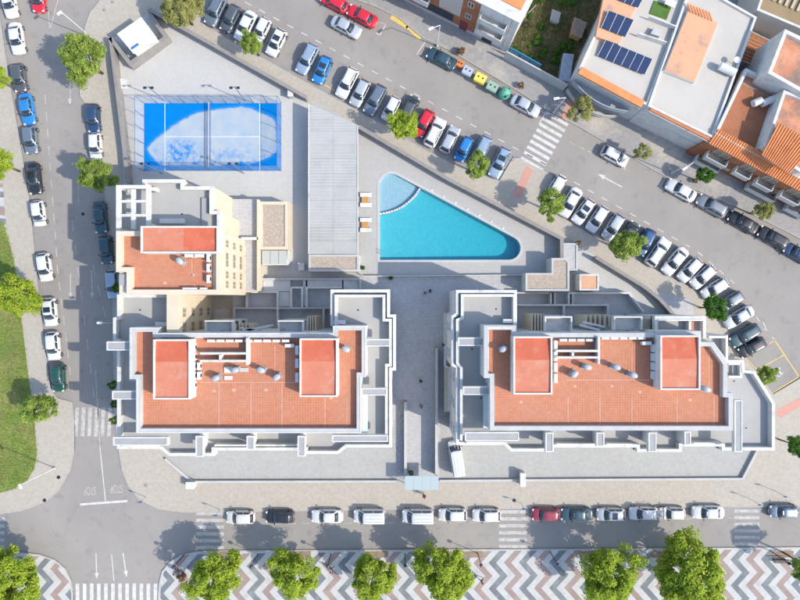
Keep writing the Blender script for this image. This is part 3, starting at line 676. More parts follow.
facade_windows(B, bp_[12], bp_[11], (10.9,), 1.8, 2, 4.4); facade_windows(B, bp_[13], bp_[12], (10.9,))
for u, v in ((575, 386), (612, 386), (640, 392), (521, 402), (690, 400)): slab(B, 'drain_pad', rect(u-1.4, v-1.1, u+1.4, v+1.1), RF, RF-.02, RF+.012, joint)
for u, v in ((496, 309), (472, 349), (746, 428), (734, 381), (481, 398)): slab(B, 'drain', rect(u-.8, v-.8, u+.8, v+.8), T3, T3-.02, T3+.014, darkm)
# low apron along the west foot of the right building
slab(B, 'apron', rect(444, 314, 454, 412), 1.2, 0.1, 1.2, cream); parapet(B, [(454, 314), (445, 314), (445, 366), (449, 368), (449, 411)], 1.8, 1.1, 1.8, .3)

# roof vents, air conditioners, aerials
for u, v, t in [(216, 378, 'grey roof vent beside the white cabinets of the left roof'), (235, 370, 'grey roof vent next to the small hatches on the left roof'), (261, 370, 'grey roof vent right of the drying yard on the left roof'), (277, 377, 'grey roof vent nearest the right stair box of the left roof'),
                (346, 349, 'single grey roof vent at the far right end of the left roof'), (180, 261, 'grey roof vent on the upper wing, under the long red stair box'),
                (503, 349, 'single grey roof vent at the left end of the right roof'), (574, 374, 'grey roof vent below the drying yard, leftmost of the middle four on the right roof'), (587, 367, 'grey roof vent right of the leftmost middle vent on the right roof'),
                (616, 367, 'grey roof vent, third of the middle four on the right roof'), (633, 375, 'grey roof vent, rightmost of the middle four on the right roof'), (706, 389, 'grey roof vent at the foot of the right stair box, right roof')]:
    vent(u, v, t, .9)
def acrow(pts, label, group, rz=0, s=1.):
    for i, (u, v) in enumerate(pts): ac_unit(u, v, label.replace('#', ['first', 'second', 'third', 'fourth', 'fifth', 'sixth', 'seventh', 'eighth', 'ninth'][i]), group, rz, s=s)
acrow([(211.5+9.3*i, 340.8) for i in range(9)], 'white air conditioner, # from the left in the row behind the left drying yard', 'units along the left roof edge', 0, .8)
ac_unit(290, 345.5, 'white air conditioner set forward beside the right stair box, left roof', 'units along the left roof edge')
acrow([(194.5, 347+9.5*i) for i in range(5)], 'white cabinet unit, # from the top beside the left stair box, left roof', 'units beside the left stair box', R(90), .85)
acrow([(199.5, 366+9.5*i) for i in range(2)], 'white cabinet unit, # of the outer pair by the left stair box, left roof', 'outer units beside the left stair box', R(90), .85)
acrow([(297.5, 350), (297.5, 363), (297.5, 377)], 'pale unit, # from the top, left of the right stair box, left roof', 'units left of the right stair box', R(90))
acrow([(209, 258), (209, 268), (209, 279)], 'white unit, # from the top along the right parapet of the upper wing', 'units on the upper wing', R(90), .9)
acrow([(187, 289), (194, 289), (204, 289)], 'white unit, # from the left along the lower parapet of the upper wing', 'units along the lower wing edge', 0, .8)
acrow([(190, 256), (200, 256)], 'white unit, # from the left tucked under the long red stair box', 'units under the stair box', 0, .95)
acrow([(563+8.7*i, 340) for i in range(4)]+[(605+9*i, 338) for i in range(5)], 'white air conditioner, # from the left along the upper edge, right roof', 'units along the right roof edge', 0, .8)
ac_unit(645.5, 343, 'white air conditioner set forward by the right stair box, right roof', 'units along the right roof edge')
acrow([(653, 348+9*i) for i in range(4)], 'pale cabinet unit, # from the top in the inner file, right stair box, right roof', 'units beside the right stair box', R(90), .85)
acrow([(657.5, 353+9*i) for i in range(4)], 'pale cabinet unit, # from the top against the right stair box, right roof', 'outer units beside the right stair box', R(90), .85)
acrow([(555, 345+11*i) for i in range(4)], 'white unit, # from the top against the left stair box, right roof', 'units beside the left stair box of the right building', R(90))
ac_unit(340, 322, 'white unit alone on the grey terrace, upper right of the left building', None, 0, T3+.01, 1.3); ac_unit(508, 321, 'white unit alone on the grey terrace, upper left of the right building', None, 0, T3+.01, 1.3)
ac_unit(163, 324, 'white unit on the small grey terrace between wing and bar', None, 0, T3+.01, 1.3); ac_unit(153, 190, 'white unit beside the white pergola frame', None, 0, T3+.01, 1.2)

# ------------------------------------------------------------------ boundary walls
def wall(label, px, z, w=.35, m=None, cap=True, name='boundary_wall', zb=.05):
    c = W(*px[0]); t = thing(name, label, 'wall', (c.x, c.y, .1))
    g = MB(); g.run(XY(px, z), w, zb, z-.08); g.build('wall', m or wallm, t)
    if cap:
        k = MB(); k.run(XY(px, z), w+.1, z-.08, z); k.build('coping', palegrey if m else wallm, t)
    return t
wall('grey boundary wall along the diagonal street beside the court', [(149, 9), (200, 37.5), (306, 97)], 1.9, .42)
wall('grey boundary wall along the diagonal street behind the pool', [(358, 126), (450, 180), (562, 238.5), (562, 262)], 1.9, .42)
wall('curved boundary wall beside the parked cars, right of the pool', [(596, 257), (622, 273), (645, 287), (660, 299), (670, 310), (678, 322)], 1.6, .4)
wall('boundary wall along the left street next to the blue court', [(110, 37), (114, 70), (119, 110), (124, 150), (127, 182)], 1.7, .35)
wall('low wall along the bottom street, left front terrace', [(165, 459), (192, 482), (397, 481.5)], .55, .22, conc_light)
wall('low wall along the bottom street, right front terrace', [(440, 481), (743, 479), (758, 450)], .55, .22, conc_light)
wall('wall on the left side of the central passage', [(405.5, 402), (405.5, 478)], 1.3, .3, wallm)
wall('wall on the right side of the central passage', [(436.5, 348), (436.5, 478)], 2.0, .3, wallm)
# patio walls between the buildings and the pool
def patio(label, runs, z=1.5, w=.28):
    c = W(*runs[0][0]); t = thing('patio_wall', label, 'wall', (c.x, c.y, .1))
    for i, px in enumerate(runs):
        g = MB(); g.run(XY(px, z), w, .1, z-.004*i); g.build('wall_run', white if i % 3 else palegrey, t)
t = thing('patio_platform', 'long pale grey platform between the canopy block and the left patios', 'platform', W(310, 286, .1))
for px_ in (rect(263, 280, 290, 291.5), rect(303, 280, 305.5, 306), rect(343.5, 280, 359, 290), rect(279, 292, 290, 306.5), rect(307.5, 280, 342, 286.5)):
    g = MB(); g.prism(XY(px_, 1.2), .1, 1.2, 0); g.build('slab', patiom, t)
patio('network of low patio walls behind the left building', [[(262, 279), (360, 279), (360, 292)], [(260.5, 200), (260.5, 291)], [(247, 292), (277.5, 292), (277.5, 325)], [(233, 308), (331, 308)], [(291, 308), (291, 287.5), (302, 287.5), (302, 308)], [(306.5, 308), (306.5, 287.5), (342, 287.5)], [(234, 308), (234, 322)], [(323.5, 308), (323.5, 331)], [(246.5, 292), (246.5, 308)]])
patio('network of low patio walls behind the right building', [[(516, 293), (549, 293)], [(518, 305), (608, 305), (608, 320)], [(551, 293), (551, 305)], [(555, 293), (555, 305)], [(569, 293), (629, 293), (644, 312)], [(569, 293), (569, 305)], [(573, 293), (573, 305)], [(564, 305), (564, 318)]])
def sheetthing(name, label, cat, px, z0, z1, m, rimm=None, rimw=.3, rimh=.25, top=None):
    c = W(*px[0], z1); t = thing(name, label, cat, (c.x, c.y, .1))
    g = MB(); g.prism(XY(px, z1), z0, z1-rimh*.6, 0); g.build('wall', m, t)
    if top: k = MB(); k.prism(grow_in(XY(px, z1), rimw*.8), z1-rimh*.7, z1-rimh*.5, 0); k.build('roof', top, t)
    if rimm: k = MB(); k.run(ccw(XY(px, z1)), rimw, z1-rimh, z1, True, align=1); k.build('parapet', rimm, t)
    return t
def grow_in(xy, d): return [Vector(p) for p in grow([tuple(p) for p in xy], -d)]
sheetthing('garden_room', 'low cream annex with a rectangular brown gravel roof beside the pale terrace', 'annex', rect(259.5, 201.5, 288, 249.5), .1, 3.0, cream, cream, .45, .3, gravel)
sheetthing('pump_room', 'small grey L-shaped building with gravel roof at the right end of the pool', 'annex', [(525.5, 273), (551.5, 273), (551.5, 258), (565.5, 258), (569.5, 262), (569.5, 291), (525.5, 291)], .1, 3.0, white, palegrey, .3, .25, gravel)
sheetthing('porch', 'small square orange roof with white rim right of the gravel annex', 'porch', rect(579.5, 274, 599, 290.5), .1, 2.8, white, white, .25, .2, mat('peach_tile', (.62, .36, .22), fine=.06))
sheetthing('store_room', 'narrow brown walled yard beside the gravel annex', 'yard', rect(563.5, 243, 578, 271), .1, 1.4, wallm, palegrey, .3, .2, courtm)
t = sheetthing('terrace_block', 'raised grey terrace between the left wing and the gravel-roofed annex', 'terrace', [(231, 199), (257, 199), (257, 292), (240, 292), (240, 236), (231, 236)], .1, 2.4, cream, None, .3, .2, None)
g = MB(); g.prism(XY([(232, 200), (256.5, 200), (256.5, 291), (241, 291), (241, 240), (232, 240)], 2.4), 2.2, 2.34, 0); g.build('floor', courtm, t)
g = MB(); g.run(XY([(241, 238.5), (258, 238.5)], 3.2), .4, 2.2, 3.2); g.build('divider', white, t)
g = MB(); g.run(XY([(258, 199.5), (258, 291)], 3.2), .35, .1, 3.2); g.build('parapet', cream, t)
t = thing('glass_lean_to', 'pale glazed lean-to below the gravel-roofed annex', 'lean-to', W(272, 258, .1))
for i in range(3):
    g = MB(); g.prism(XY(rect(262+i*8.4, 250.5, 270+i*8.4, 264), 2.3), 2.24, 2.3, 0); g.build('glass_panel', sheer('lean_to_glass' if i == 0 else 'lean_to_glass', (.55, .58, .55), .7), t)
g = MB(); g.run(XY([(262, 264.5), (287, 264.5), (288, 250)], 2.3), .15, .1, 2.25); g.build('frame', white, t)
# long canopy
t = thing('long_canopy', 'long pale grey canopy roof between the court and the pool', 'canopy', W(333, 190, .12))
cpan = mat('canopy_sheet', (.42, .417, .40), (.385, .383, .37), sc=.5, fine=.06, rough=.6, stain=(.34, .34, .335), stain_lo=.58, stain_hi=.8, ssc=.5)
_n, _l = cpan.node_tree.nodes, cpan.node_tree.links; _oi = _n.new('ShaderNodeObjectInfo'); _g = _n.new('ShaderNodeMapRange'); _g.inputs[3].default_value = .95; _g.inputs[4].default_value = 1.04; _l.new(_oi.outputs['Random'], _g.inputs[0])
_b = _n['Principled BSDF']; _l.new(mixc(_n, _l, 1., _b.inputs['Base Color'].links[0].from_socket, _g.outputs[0], 'MULTIPLY'), _b.inputs['Base Color'])
yb = [113, 119, 131, 145, 158, 173, 187, 200, 213, 227, 241, 254]
g = MB(); P = XY([(308, 104), (357.6, 125.5), (357.6, 130), (308, 130)], 2.65)
for i in range(len(yb)-1):
    for xa, xb in ((309.0, 333.1), (333.25, 357.4)):
        ya = yb[i]+.15; yt0 = ya; yt1 = ya
        if i == 0: yt0, yt1 = 104+(xa-309)*.43, 104+(xb-309)*.43
        if i == 1 and xa > 320: continue
        yy = yb[2] if (i == 0 and xa > 320) else yb[i+1]
        g = MB(); g.prism(XY([(xa, yt0), (xb, yt1), (xb, yy), (xa, yy)], 2.62+.01*(i % 3)), 2.54, 2.62+.012*((i*7+int(xa)) % 4), 0); g.build('roof_panel', cpan, t)
g = MB(); g.prism(XY([(308.4, 104), (357.8, 125), (357.8, 254), (308.4, 254)], 2.6), 2.44, 2.585, 0); g.build('roof_deck', palegrey, t)
rb = MB()
for i in range(49):
    v = 108+i*3; x1 = 357.2 if v > 126 else 309+(v-104)/.43
    rb.run(XY([(309.4, v), (x1, v)], 2.66), .05, 2.6, 2.675)
rb.build('roof_ribs', cpan, t)
g = MB(); g.run(XY([(308.6, 104), (308.6, 254)], 2.7), .12, 2.5, 2.72); g.run(XY([(357.7, 125.5), (357.7, 254)], 2.7), .12, 2.5, 2.72); g.build('edge_trim', white, t)
for v in (115, 150, 185, 220, 250):
    for u in (310.5, 355.5):
        if u > 350 and v < 130: continue
        p = W(u, v, 2.4); g = MB(); g.box((p.x, p.y, 1.27), (.2, .2, 2.35)); g.build('post', white, t)
sheetthing('changing_room', 'small block with brown gravel roof at the lower end of the long canopy', 'annex', rect(308.5, 254.5, 359, 271.5), .1, 2.7, white, palegrey, .32, .25, gravel)
# service box and utility boxes
t = thing('transformer_hut', 'small white flat-roofed hut with a blue sign inside a walled corner', 'hut', W(140, 37, .12))
q = [(118, 34), (141, 18), (155.5, 37.5), (133.5, 52.5)]
g = MB(); g.prism(XY(q, 3.0), .1, 2.85, 0); g.build('wall', white, t)
g = MB(); g.prism(grow([tuple(x) for x in XY(q, 3)], .12), 2.85, 3.0, 0); g.build('roof', mat('cream_roof_sheet', (.66, .63, .57), fine=.03), t)
g = MB(); g.prism(XY([(130.5, 47.8), (137.5, 43), (139, 44.6), (132, 49.5)], 3.05), 3.0, 3.06, 0); g.build('sign', paint('sign_blue', (.05, .16, .42)), t)
wall('grey wall around the white hut in the top corner', [(147, 10), (166, 37), (130, 63.5), (110, 37.5)], 1.7, .5, None, True, 'hut_wall')
def ubox(label, u, v, sx, sy, h, m=None):
    p = W(u, v, .12); t = thing('utility_box', label, 'utility box', p)
    g = MB(); g.box((p.x, p.y, .12+h/2), (sx, sy, h)); g.build('cabinet', m or palegrey, t)
    g = MB(); g.box((p.x, p.y, .12+h+.03), (sx+.12, sy+.12, .06)); g.build('lid', white, t)
    g = MB(); g.box((p.x, p.y-sy/2-.012, .12+h*.5), (sx*.8, .02, h*.8)); g.build('door', palegrey, t)
ubox('grey utility cabinet on the low wall at the left corner of the bottom street', 193, 483, 1.2, .9, 1.1); ubox('white utility cabinet on the low wall of the right front terrace', 521, 477, .7, 1.9, 1.3)
ubox('pale utility box on the terrace near the left street wall', 123, 84.5, 1.2, 1.4, .3); ubox('white box at the corner of the wall by the canopy top', 292, 95, .7, 1.2, 1.2); ubox('small white box beside the gravel block under the canopy', 302.5, 267, .8, 1.0, 1.0)
# entrance canopy over the passage
t = thing('entrance_canopy', 'pale glass entrance canopy at the foot of the central passage', 'canopy', W(421, 483, .12))
for x0, x1 in ((405, 413.2), (413.7, 421.7), (422.2, 430.2), (430.7, 438.5)):
    g = MB(); g.prism(XY(rect(x0, 476, x1, 490), 2.8), 2.74, 2.8, 0); g.build('glass_panel', bpy.data.materials.get('canopy_glass') or sheer('canopy_glass', (.40, .48, .48), .9, .25), t)
for u, v in ((406, 477), (437.5, 477), (406, 489), (437.5, 489)): p = W(u, v, 2.7); g = MB(); g.tube((p.x, p.y, .1), (p.x, p.y, 2.74), .06); g.build('post', steel, t)
# sun loungers
lo_ = MB(); lo_.box((0, 0, .30), (1.75, .62, .10)); lo = meshm(lo_, 'bed', whitem)
bk_ = MB(); bk_.box((-.55, 0, .38), (.62, .60, .10)); bkm = meshm(bk_, 'backrest', whitem)
lg_ = MB(); lg_.box((0, 0, .14), (.06, .06, .26)); lgm = meshm(lg_, 'leg', whitem)
tb_ = MB(); tb_.box((0, 0, .34), (.95, .95, .07)); tbm = meshm(tb_, 'table_top', wood)
for i, v in enumerate((200.3, 225.3)):
    where = 'upper' if i == 0 else 'lower'
    for s_, d in ((1, 'upper'), (-1, 'lower')):
        p = W(366, v-5*s_, .13); o = thing('sun_lounger', f'white sun lounger on the {d} side of the {where} wooden table by the pool', 'sun lounger', p, 'sun loungers by the pool')
        link('bed', lo, o); link('backrest', bkm, o)
        for a in (-.7, .7):
            for b in (-.25, .25): link('leg', lgm, o, (a, b, 0))
    p = W(365, v, .13); o = thing('side_table', f'orange wooden table between the {where} pair of white loungers', 'table', p, 'wooden tables between the loungers')
    link('table_top', tbm, o)
    for a in (-.4, .4):
        for b in (-.4, .4): link('leg', lgm, o, (a, b, .03))

# ------------------------------------------------------------------ padel court
court = thing('padel_court', 'bright blue fenced padel court with a pale sandy patch', 'court', W(213, 137, .13))
cx0, cx1, cy0, cy1 = 144.5, 281.5, 103.5, 171
blue = mat('blue_turf', (.0, .18, .53), (.0, .165, .49), sc=1, fine=.06, fsc=12, rough=.9, spec=.1)
g = MB(); g.prism(XY(rect(cx0, cy0, cx1, cy1)), .05, .15, 0); g.build('turf', blue, court)
sm, n, l, b = newmat('sand_film'); b.inputs['Roughness'].default_value = .95
pos = n.new('ShaderNodeNewGeometry').outputs['Position']
mp = n.new('ShaderNodeMapping'); l.new(pos, mp.inputs[0]); q0 = W(181, 152); mp.inputs['Location'].default_value = (-q0.x, -q0.y, 0)
ln = n.new('ShaderNodeVectorMath'); ln.operation = 'MULTIPLY'; l.new(mp.outputs[0], ln.inputs[0]); ln.inputs[1].default_value = (1/2.6, 1/2.0, 0)
le = n.new('ShaderNodeVectorMath'); le.operation = 'LENGTH'; l.new(ln.outputs[0], le.inputs[0])
wear = ramp(n, l, le.outputs['Value'], 1.25, .55)      # worn oval where the turf shows through
nz = ramp(n, l, noise(n, l, 1.3, 8, pos, .7), .40, .60)
sxy = n.new('ShaderNodeSeparateXYZ'); l.new(pos, sxy.inputs[0])
low = ramp(n, l, sxy.outputs[1], W(0, 140).y, W(0, 168).y)   # turf shows through towards the lower fence
nz2 = ramp(n, l, noise(n, l, .8, 9, pos, .75), .47, .62)
m2 = n.new('ShaderNodeMath'); m2.operation = 'MULTIPLY'; l.new(low, m2.inputs[0]); l.new(nz2, m2.inputs[1])
mu = n.new('ShaderNodeMath'); mu.operation = 'MULTIPLY'; l.new(wear, mu.inputs[0]); l.new(nz, mu.inputs[1])
mx_ = n.new('ShaderNodeMath'); mx_.operation = 'MAXIMUM'; l.new(mu.outputs[0], mx_.inputs[0]); l.new(m2.outputs[0], mx_.inputs[1])
base = mixc(n, l, ramp(n, l, noise(n, l, .45, 6, pos), .35, .7), (.38, .42, .45), (.28, .37, .46))
an = n.new('ShaderNodeAttribute'); an.attribute_name = 'cover'
ed = n.new('ShaderNodeMath'); ed.operation = 'ADD'; l.new(an.outputs['Fac'], ed.inputs[0]); l.new(noise(n, l, 1.4, 9, pos, .75), ed.inputs[1])
edge_ = ramp(n, l, ed.outputs[0], 1.18, .78)
m3 = n.new('ShaderNodeMath'); m3.operation = 'MAXIMUM'; l.new(mx_.outputs[0], m3.inputs[0]); l.new(edge_, m3.inputs[1])
l.new(mixc(n, l, m3.outputs[0], base, (.0, .18, .52)), b.inputs['Base Color'])
sp = [(105, 300), (125, 275), (150, 252), (200, 212), (260, 172), (330, 134), (345, 128), (400, 121), (480, 109), (530, 106), (555, 99), (575, 108), (600, 110), (625, 124), (660, 139), (690, 150), (706, 165), (714, 200), (716, 262), (717, 312), (690, 335), (655, 352), (620, 366), (585, 376), (545, 362), (520, 378), (490, 372), (470, 382), (400, 387), (330, 383), (200, 381), (165, 375), (140, 352), (118, 330)]
spx = ccw([tuple(q) for q in XY([(125+x/4.706, 85+y/4.706) for x, y in sp])]); o1 = grow(spx, .35); i1 = grow(spx, -.55); ns_ = len(spx)
cxy = [corners_[0] for corners_ in [XY([(cx0, cy0)])]][0]; c2 = XY([(cx1, cy1)])[0]
o1 = [(min(max(x, cxy.x+.06), c2.x-.06), min(max(y, c2.y+.06), cxy.y-.06)) for x, y in o1]
g = MB(); g.add([(x, y, .154) for x, y in o1]+[(x, y, .154) for x, y in i1], [(i, (i+1) % ns_, ns_+(i+1) % ns_, ns_+i) for i in range(ns_)])
g.sheet(i1, .154); so = g.build('sand_patch', sm, court)
at = so.data.attributes.new('cover', 'FLOAT', 'POINT'); at.data.foreach_set('value', [0.]*ns_+[1.]*(len(so.data.vertices)-ns_))
for a in (rect(165.1, cy0, 165.6, cy1), rect(259.8, cy0, 260.3, cy1), rect(165.6, 136.75, 259.8, 137.2)):
    g = MB(); g.prism(XY(a), .13, .158, 0); g.build('line', mat('court_line', (.72, .78, .86), fine=.05) if not bpy.data.materials.get('court_line') else bpy.data.materials['court_line'], court)
netm = sheer('net_mesh', (.1, .2, .35), .35)
g = MB(); g.run(XY([(211, cy0+1), (211, cy1-1)]), .03, .15, 1.0); g.build('net', netm, court)
g = MB(); g.run(XY([(211, cy0+1), (211, cy1-1)]), .07, 1.0, 1.06); g.build('net_tape', whitem, court)
glassp = sheer('court_glass', (.5, .62, .8), .12, .05); meshp = sheer('court_mesh', (.15, .3, .5), .2)
frame = mat('blue_frame', (.10, .17, .28), rough=.4)
corners = XY([(cx0, cy0), (cx1, cy0), (cx1, cy1), (cx0, cy1)])
for i in range(4):
    a, c = corners[i], corners[(i+1) % 4]; k = 10 if i % 2 == 0 else 5
    for j in range(k):
        p, q = a.lerp(c, j/k), a.lerp(c, (j+1)/k)
        end = i % 2 == 1 or j in (0, 1, k-2, k-1)
        g = MB(); g.run([p.lerp(q, .02), p.lerp(q, .98)], .03, .16, 3.0); g.build('glass_panel' if end else 'mesh_panel', glassp if end else meshp, court)
        g = MB(); g.box((p.x, p.y, 1.6), (.07, .07, 3.0)); g.build('post', frame, court)
    g = MB(); g.run([a, c], .045, 3.0, 3.05); g.build('rail', frame, court)
for u, v, lab in ((165, 101, 'upper left'), (245.5, 101, 'upper right'), (162, 173.5, 'lower left'), (244, 173.5, 'lower right')):
    p = W(u, v, .13); t = thing('court_floodlight', f'dark twin floodlight mast at the {lab} of the blue court', 'floodlight', p, 'floodlights of the court')
    g = MB(); g.tube((p.x, p.y, .1), (p.x, p.y, 5.6), .06); g.build('mast', frame, t)
    g = MB(); g.box((p.x, p.y, 5.6), (1.2, .08, .08)); g.build('crossarm', frame, t)
    for s_ in (-.5, .5): g = MB(); g.box((p.x+s_, p.y-.12 if v < 130 else p.y+.12, 5.62), (.42, .3, .12)); g.build('lamp', darkm, t)

# ------------------------------------------------------------------ houses on the far side of the diagonal street
class Facade:
    """boxes on a street wall: t metres along, z height, d metres towards the street"""
    def __init__(s, root, p0, p1):
        s.r = root; s.a = W(*p0).xy; b = W(*p1).xy; s.d = (b-s.a).normalized(); s.L = (b-s.a).length
        s.n = Vector((s.d.y, -s.d.x))
    def P(s, t, d): return s.a+s.d*t+s.n*d
    def box(s, name, t0, t1, z0, z1, d0, d1, m, parent=None):
        g = MB(); g.prism([s.P(t0, d0), s.P(t1, d0), s.P(t1, d1), s.P(t0, d1)], z0, z1); return g.build(name, m, parent or s.r)
    def window(s, t, z, w=1.2, h=1.3):
        c = s.P(t, 0); return add_window(s.r, c.x, c.y, z, s.n.x, s.n.y, w, h)
    def balcony(s, t0, t1, z, depth=1.0, m=None, rail=None, blind=True):
        o = s.box('balcony', t0, t1, z-.18, z, .01, depth, m or white)
        g = MB(); g.run([s.P(t0+.05, .05), s.P(t0+.05, depth-.05), s.P(t1-.05, depth-.05), s.P(t1-.05, .05)], .1, z, z+.95); g.build('balustrade', rail or white, o)
        w = t1-t0
        c = s.P((t0+t1)/2, 0); add_window(s.r, c.x, c.y, z+1.1, s.n.x, s.n.y, round(w*.7, 1), 2.1, blind)
        return o
greyblue = mat('slate_blue_render', (.33, .36, .40), (.29, .315, .35), sc=.6, fine=.06)
# brick block
N1 = thing('brick_apartment_block', 'brown brick apartment block with white balconies at the top edge', 'building', W(460, 10, 0))
pA, pB = (372, -16), (506.5, 52)
a0, a1 = W(*pA).xy, W(*pB).xy; dd = (a1-a0).normalized(); nn = Vector((-dd.y, dd.x)); 
g = MB(); g.prism([a0, a1, a1+nn*14, a0+nn*14], 0, 9.2, 0); g.build('wall', brick, N1)
f = Facade(N1, pA, pB); Lf = f.L
g = MB(); g.prism([f.P(-.3, .35), f.P(Lf+.12, .35), f.P(Lf+.12, -14), f.P(-.3, -14)], 9.2, 9.45, 0); g.build('cornice', white, N1)
g = MB(); g.prism([f.P(0, -1.2), f.P(Lf-.5, -1.2), f.P(Lf-.5, -13), f.P(0, -13)], 9.4, 9.6, 0); g.build('roof', orangetile, N1)
f.box('side_wall', Lf-.9, Lf+.06, 0, 9.19, -14, .1, white)
f.box('plinth', -.1, Lf+.1, 0, .7, -.1, .07, palegrey)
f.box('white_bay', Lf-5.6, Lf-.95, .7, 9.19, -.2, .12, white)
f.box('white_bay', Lf-11.6, Lf-8.2, 3.2, 8.2, -.2, .1, offwhite)
for z in (3.3, 6.3):
    f.balcony(Lf-5.2, Lf-1.3, z, 1.1); f.balcony(Lf-16, Lf-13, z, 1.0); f.balcony(Lf-21.5, Lf-18, z, 1.0)
    f.window(Lf-9.9, z+1.1, 1.8, 1.3); f.window(Lf-7, z+1.1, .9, 1.2)
f.box('door', Lf-4.2, Lf-2.6, .1, 2.6, -.05, .14, darkm); f.box('door', Lf-8, Lf-6.8, .1, 2.4, -.05, .08, mat('maroon_door', (.2, .05, .06)))
f.box('shop_panel', Lf-14, Lf-9.2, 1, 2.7, -.05, .08, glassd); f.box('canopy', Lf-26, Lf-17, 2.6, 2.75, .02, 1.2, greyblue)
# vacant lot
lot = [(508, 53), (566, 85), (612, -20), (545, -60)]
lotm = mat('weedy_ground', (.15, .155, .07), (.25, .21, .13), sc=.35, lo=.4, hi=.6, fine=.3, fsc=5, stain=(.30, .26, .18), stain_lo=.58, stain_hi=.7, ssc=.3)
g = MB(); g.prism(XY(lot), .02, .2, 0); lotg = tag(g.build('vacant_lot', lotm), kind='structure')
wl = wall('low grey street wall of the weedy lot with blue banner', [(506.5, 51), (568, 84.5)], 2.5, .2, palegrey, False, 'lot_wall')
f2 = Facade(wl, (507, 52.8), (566, 85.8))
t = thing('banner', 'sky blue banner hung on the street wall of the weedy lot', 'banner', W(520, 60, .12)); fb = Facade(t, (507, 53), (566, 86))
for i in range(3): fb.box('banner_panel', .1+i*1.75, 1.84+i*1.75, .5, 2.5, .2, .24, mat('banner_blue', (.10, .36, .58), (.14, .42, .62), sc=2, fine=.08) if i == 0 else bpy.data.materials['banner_blue'])
for i in range(3):
    for k_ in range(4): fb.box('banner_print', .4+i*1.75+k_*.34, .62+i*1.75+k_*.34, 1.2, 1.8, .24, .244, whitem)
fb2 = Facade(wl, (507, 53), (566, 86)); fb2.box('dark_panel', 3.3, 5.2, .15, .4, .2, .5, darkm); fb2.box('dark_panel', 6.1, 7.4, .15, .5, .2, .45, wallm)
def shed(name, label, cat, px, z, m, mt):
    p = W(*px[0], z); t = thing(name, label, cat, (p.x, p.y, .15)); xy = XY(px, z)
    g = MB(); g.prism(xy, .1, z-.12, 0); g.build('wall', m, t); g = MB(); g.prism(grow([tuple(x) for x in xy], .12), z-.12, z, 0); g.build('roof', mt, t)
    a, b, c, d = [Vector(x) for x in ccw(xy)]
    g = MB()
    for i in range(6): s_ = (i+.5)/6; g.run([a.lerp(b, s_), d.lerp(c, s_)], .12, z, z+.05)
    g.build('roof_ribs', mt, t)
shed('corrugated_shed', 'pale blue corrugated metal shed beside the white side wall of the lot', 'shed', [(564, 54), (573, 55), (569, 81), (560, 79)], 2.2, steel, mat('pale_blue_sheet', (.38, .42, .48), (.3, .33, .39), sc=1.5, fine=.12))
shed('plank_shed', 'small weathered brown plank shed standing in the weeds', 'shed', [(575, 18), (586, 23), (581, 37), (572, 33)], 1.9, wood, mat('weathered_planks', (.30, .235, .19), (.24, .19, .155), sc=2, fine=.2))
shed('concrete_tank', 'grey concrete block in the middle of the weedy lot', 'tank', [(553, 10), (560, 13), (558, 22), (551, 19)], 1.2, palegrey, greyfill)
t = thing('timber_log', 'grey bare log lying in the weeds by the brick block', 'log', W(527, 15, .2)); g = MB(); g.tube(W(520, 22, .35), W(536, 5, .45), .12, .09); g.build('log', wallm, t)
t = thing('old_tyre', 'dark rubber tyre lying in the weeds by the brick block', 'tyre', W(526, 25, .25)); p = W(526, 25, .3); g = MB(); g.lathe(p, [(.3, -.1), (.55, -.1), (.58, 0), (.55, .12), (.3, .12), (.28, 0), (.3, -.1)], 16); g.build('tyre', tyre, t)
# white house with solar panels
def house(name, label, px, z, walls, roof, rim, rimw=.35, rimh=.45):
    p = W(*px[0], z); t = thing(name, label, 'building', (p.x, p.y, 0)); xy = XY(px, z)
    g = MB(); g.prism(xy, 0, z-rimh, 0); g.build('wall', walls, t)
    g = MB(); g.prism(grow_in(xy, .1), z-rimh-.1, z-rimh+.02, 0); g.build('roof', roof, t)
    if rim: g = MB(); g.run(ccw(xy), rimw, z-rimh-.05, z, True, align=1); g.build('parapet', rim, t)
    return t
N2 = house('white_house', 'white house with dark solar panels and a grey curved balcony, beside the weedy lot', [(579, 68.5), (648, 106), (697, -25), (622, -25)], 6.4, white, offwhite, white)
f = Facade(N2, (566.7, 86.7), (629, 120.5))
f.box('tiled_eave', 0, 9.9, 6.15, 6.5, -.3, .75, orangetile); f.box('eave_trim', 0, 9.9, 6.0, 6.15, -.3, .8, white)
def curved_balcony(f, t0, t1, z, dmax, m):
    n = 9; pts = [f.P(t0+(t1-t0)*i/n, .15+dmax*math.sin(math.pi*(.12+.76*i/n))) for i in range(n+1)]
    g = MB(); g.prism([f.P(t0, 0)]+pts+[f.P(t1, 0)], z-.2, z, 0); o = g.build('balcony', m, f.r)
    k = MB(); k.run(pts, .14, z, z+.95); k.build('balustrade', m, o)
curved_balcony(f, .2, 9.2, 3.1, 1.6, greyblue); curved_balcony(f, .1, 8.5, .6, 2.1, palegrey)
for tt in (1.5, 4, 6.5, 8.3): f.window(tt, 4.3, 1.4, 2.0); f.window(tt, 1.7, 1.3, 1.6)
f.box('wall_recess', .3, 9.4, 3.15, 5.9, -.2, .03, greyblue)
def quad_at(q, a, b):
    p = Vector(q[0]).lerp(Vector(q[1]), a); r = Vector(q[3]).lerp(Vector(q[2]), a); return p.lerp(r, b)
cellm = tilemat('solar_cells', (.018, .032, .085), (.022, .04, .10), (.07, .10, .17), .22, .22, .012, rot=R(-28), fine=.05, rough=.35)
pitched = MB(); P = XY([(608, -22), (642, -8), (619, 44), (596, 36)], 6.7); pitched.prism(P, 5.9, 6.6, 0); pitched.build('tiled_plinth', peach, N2)
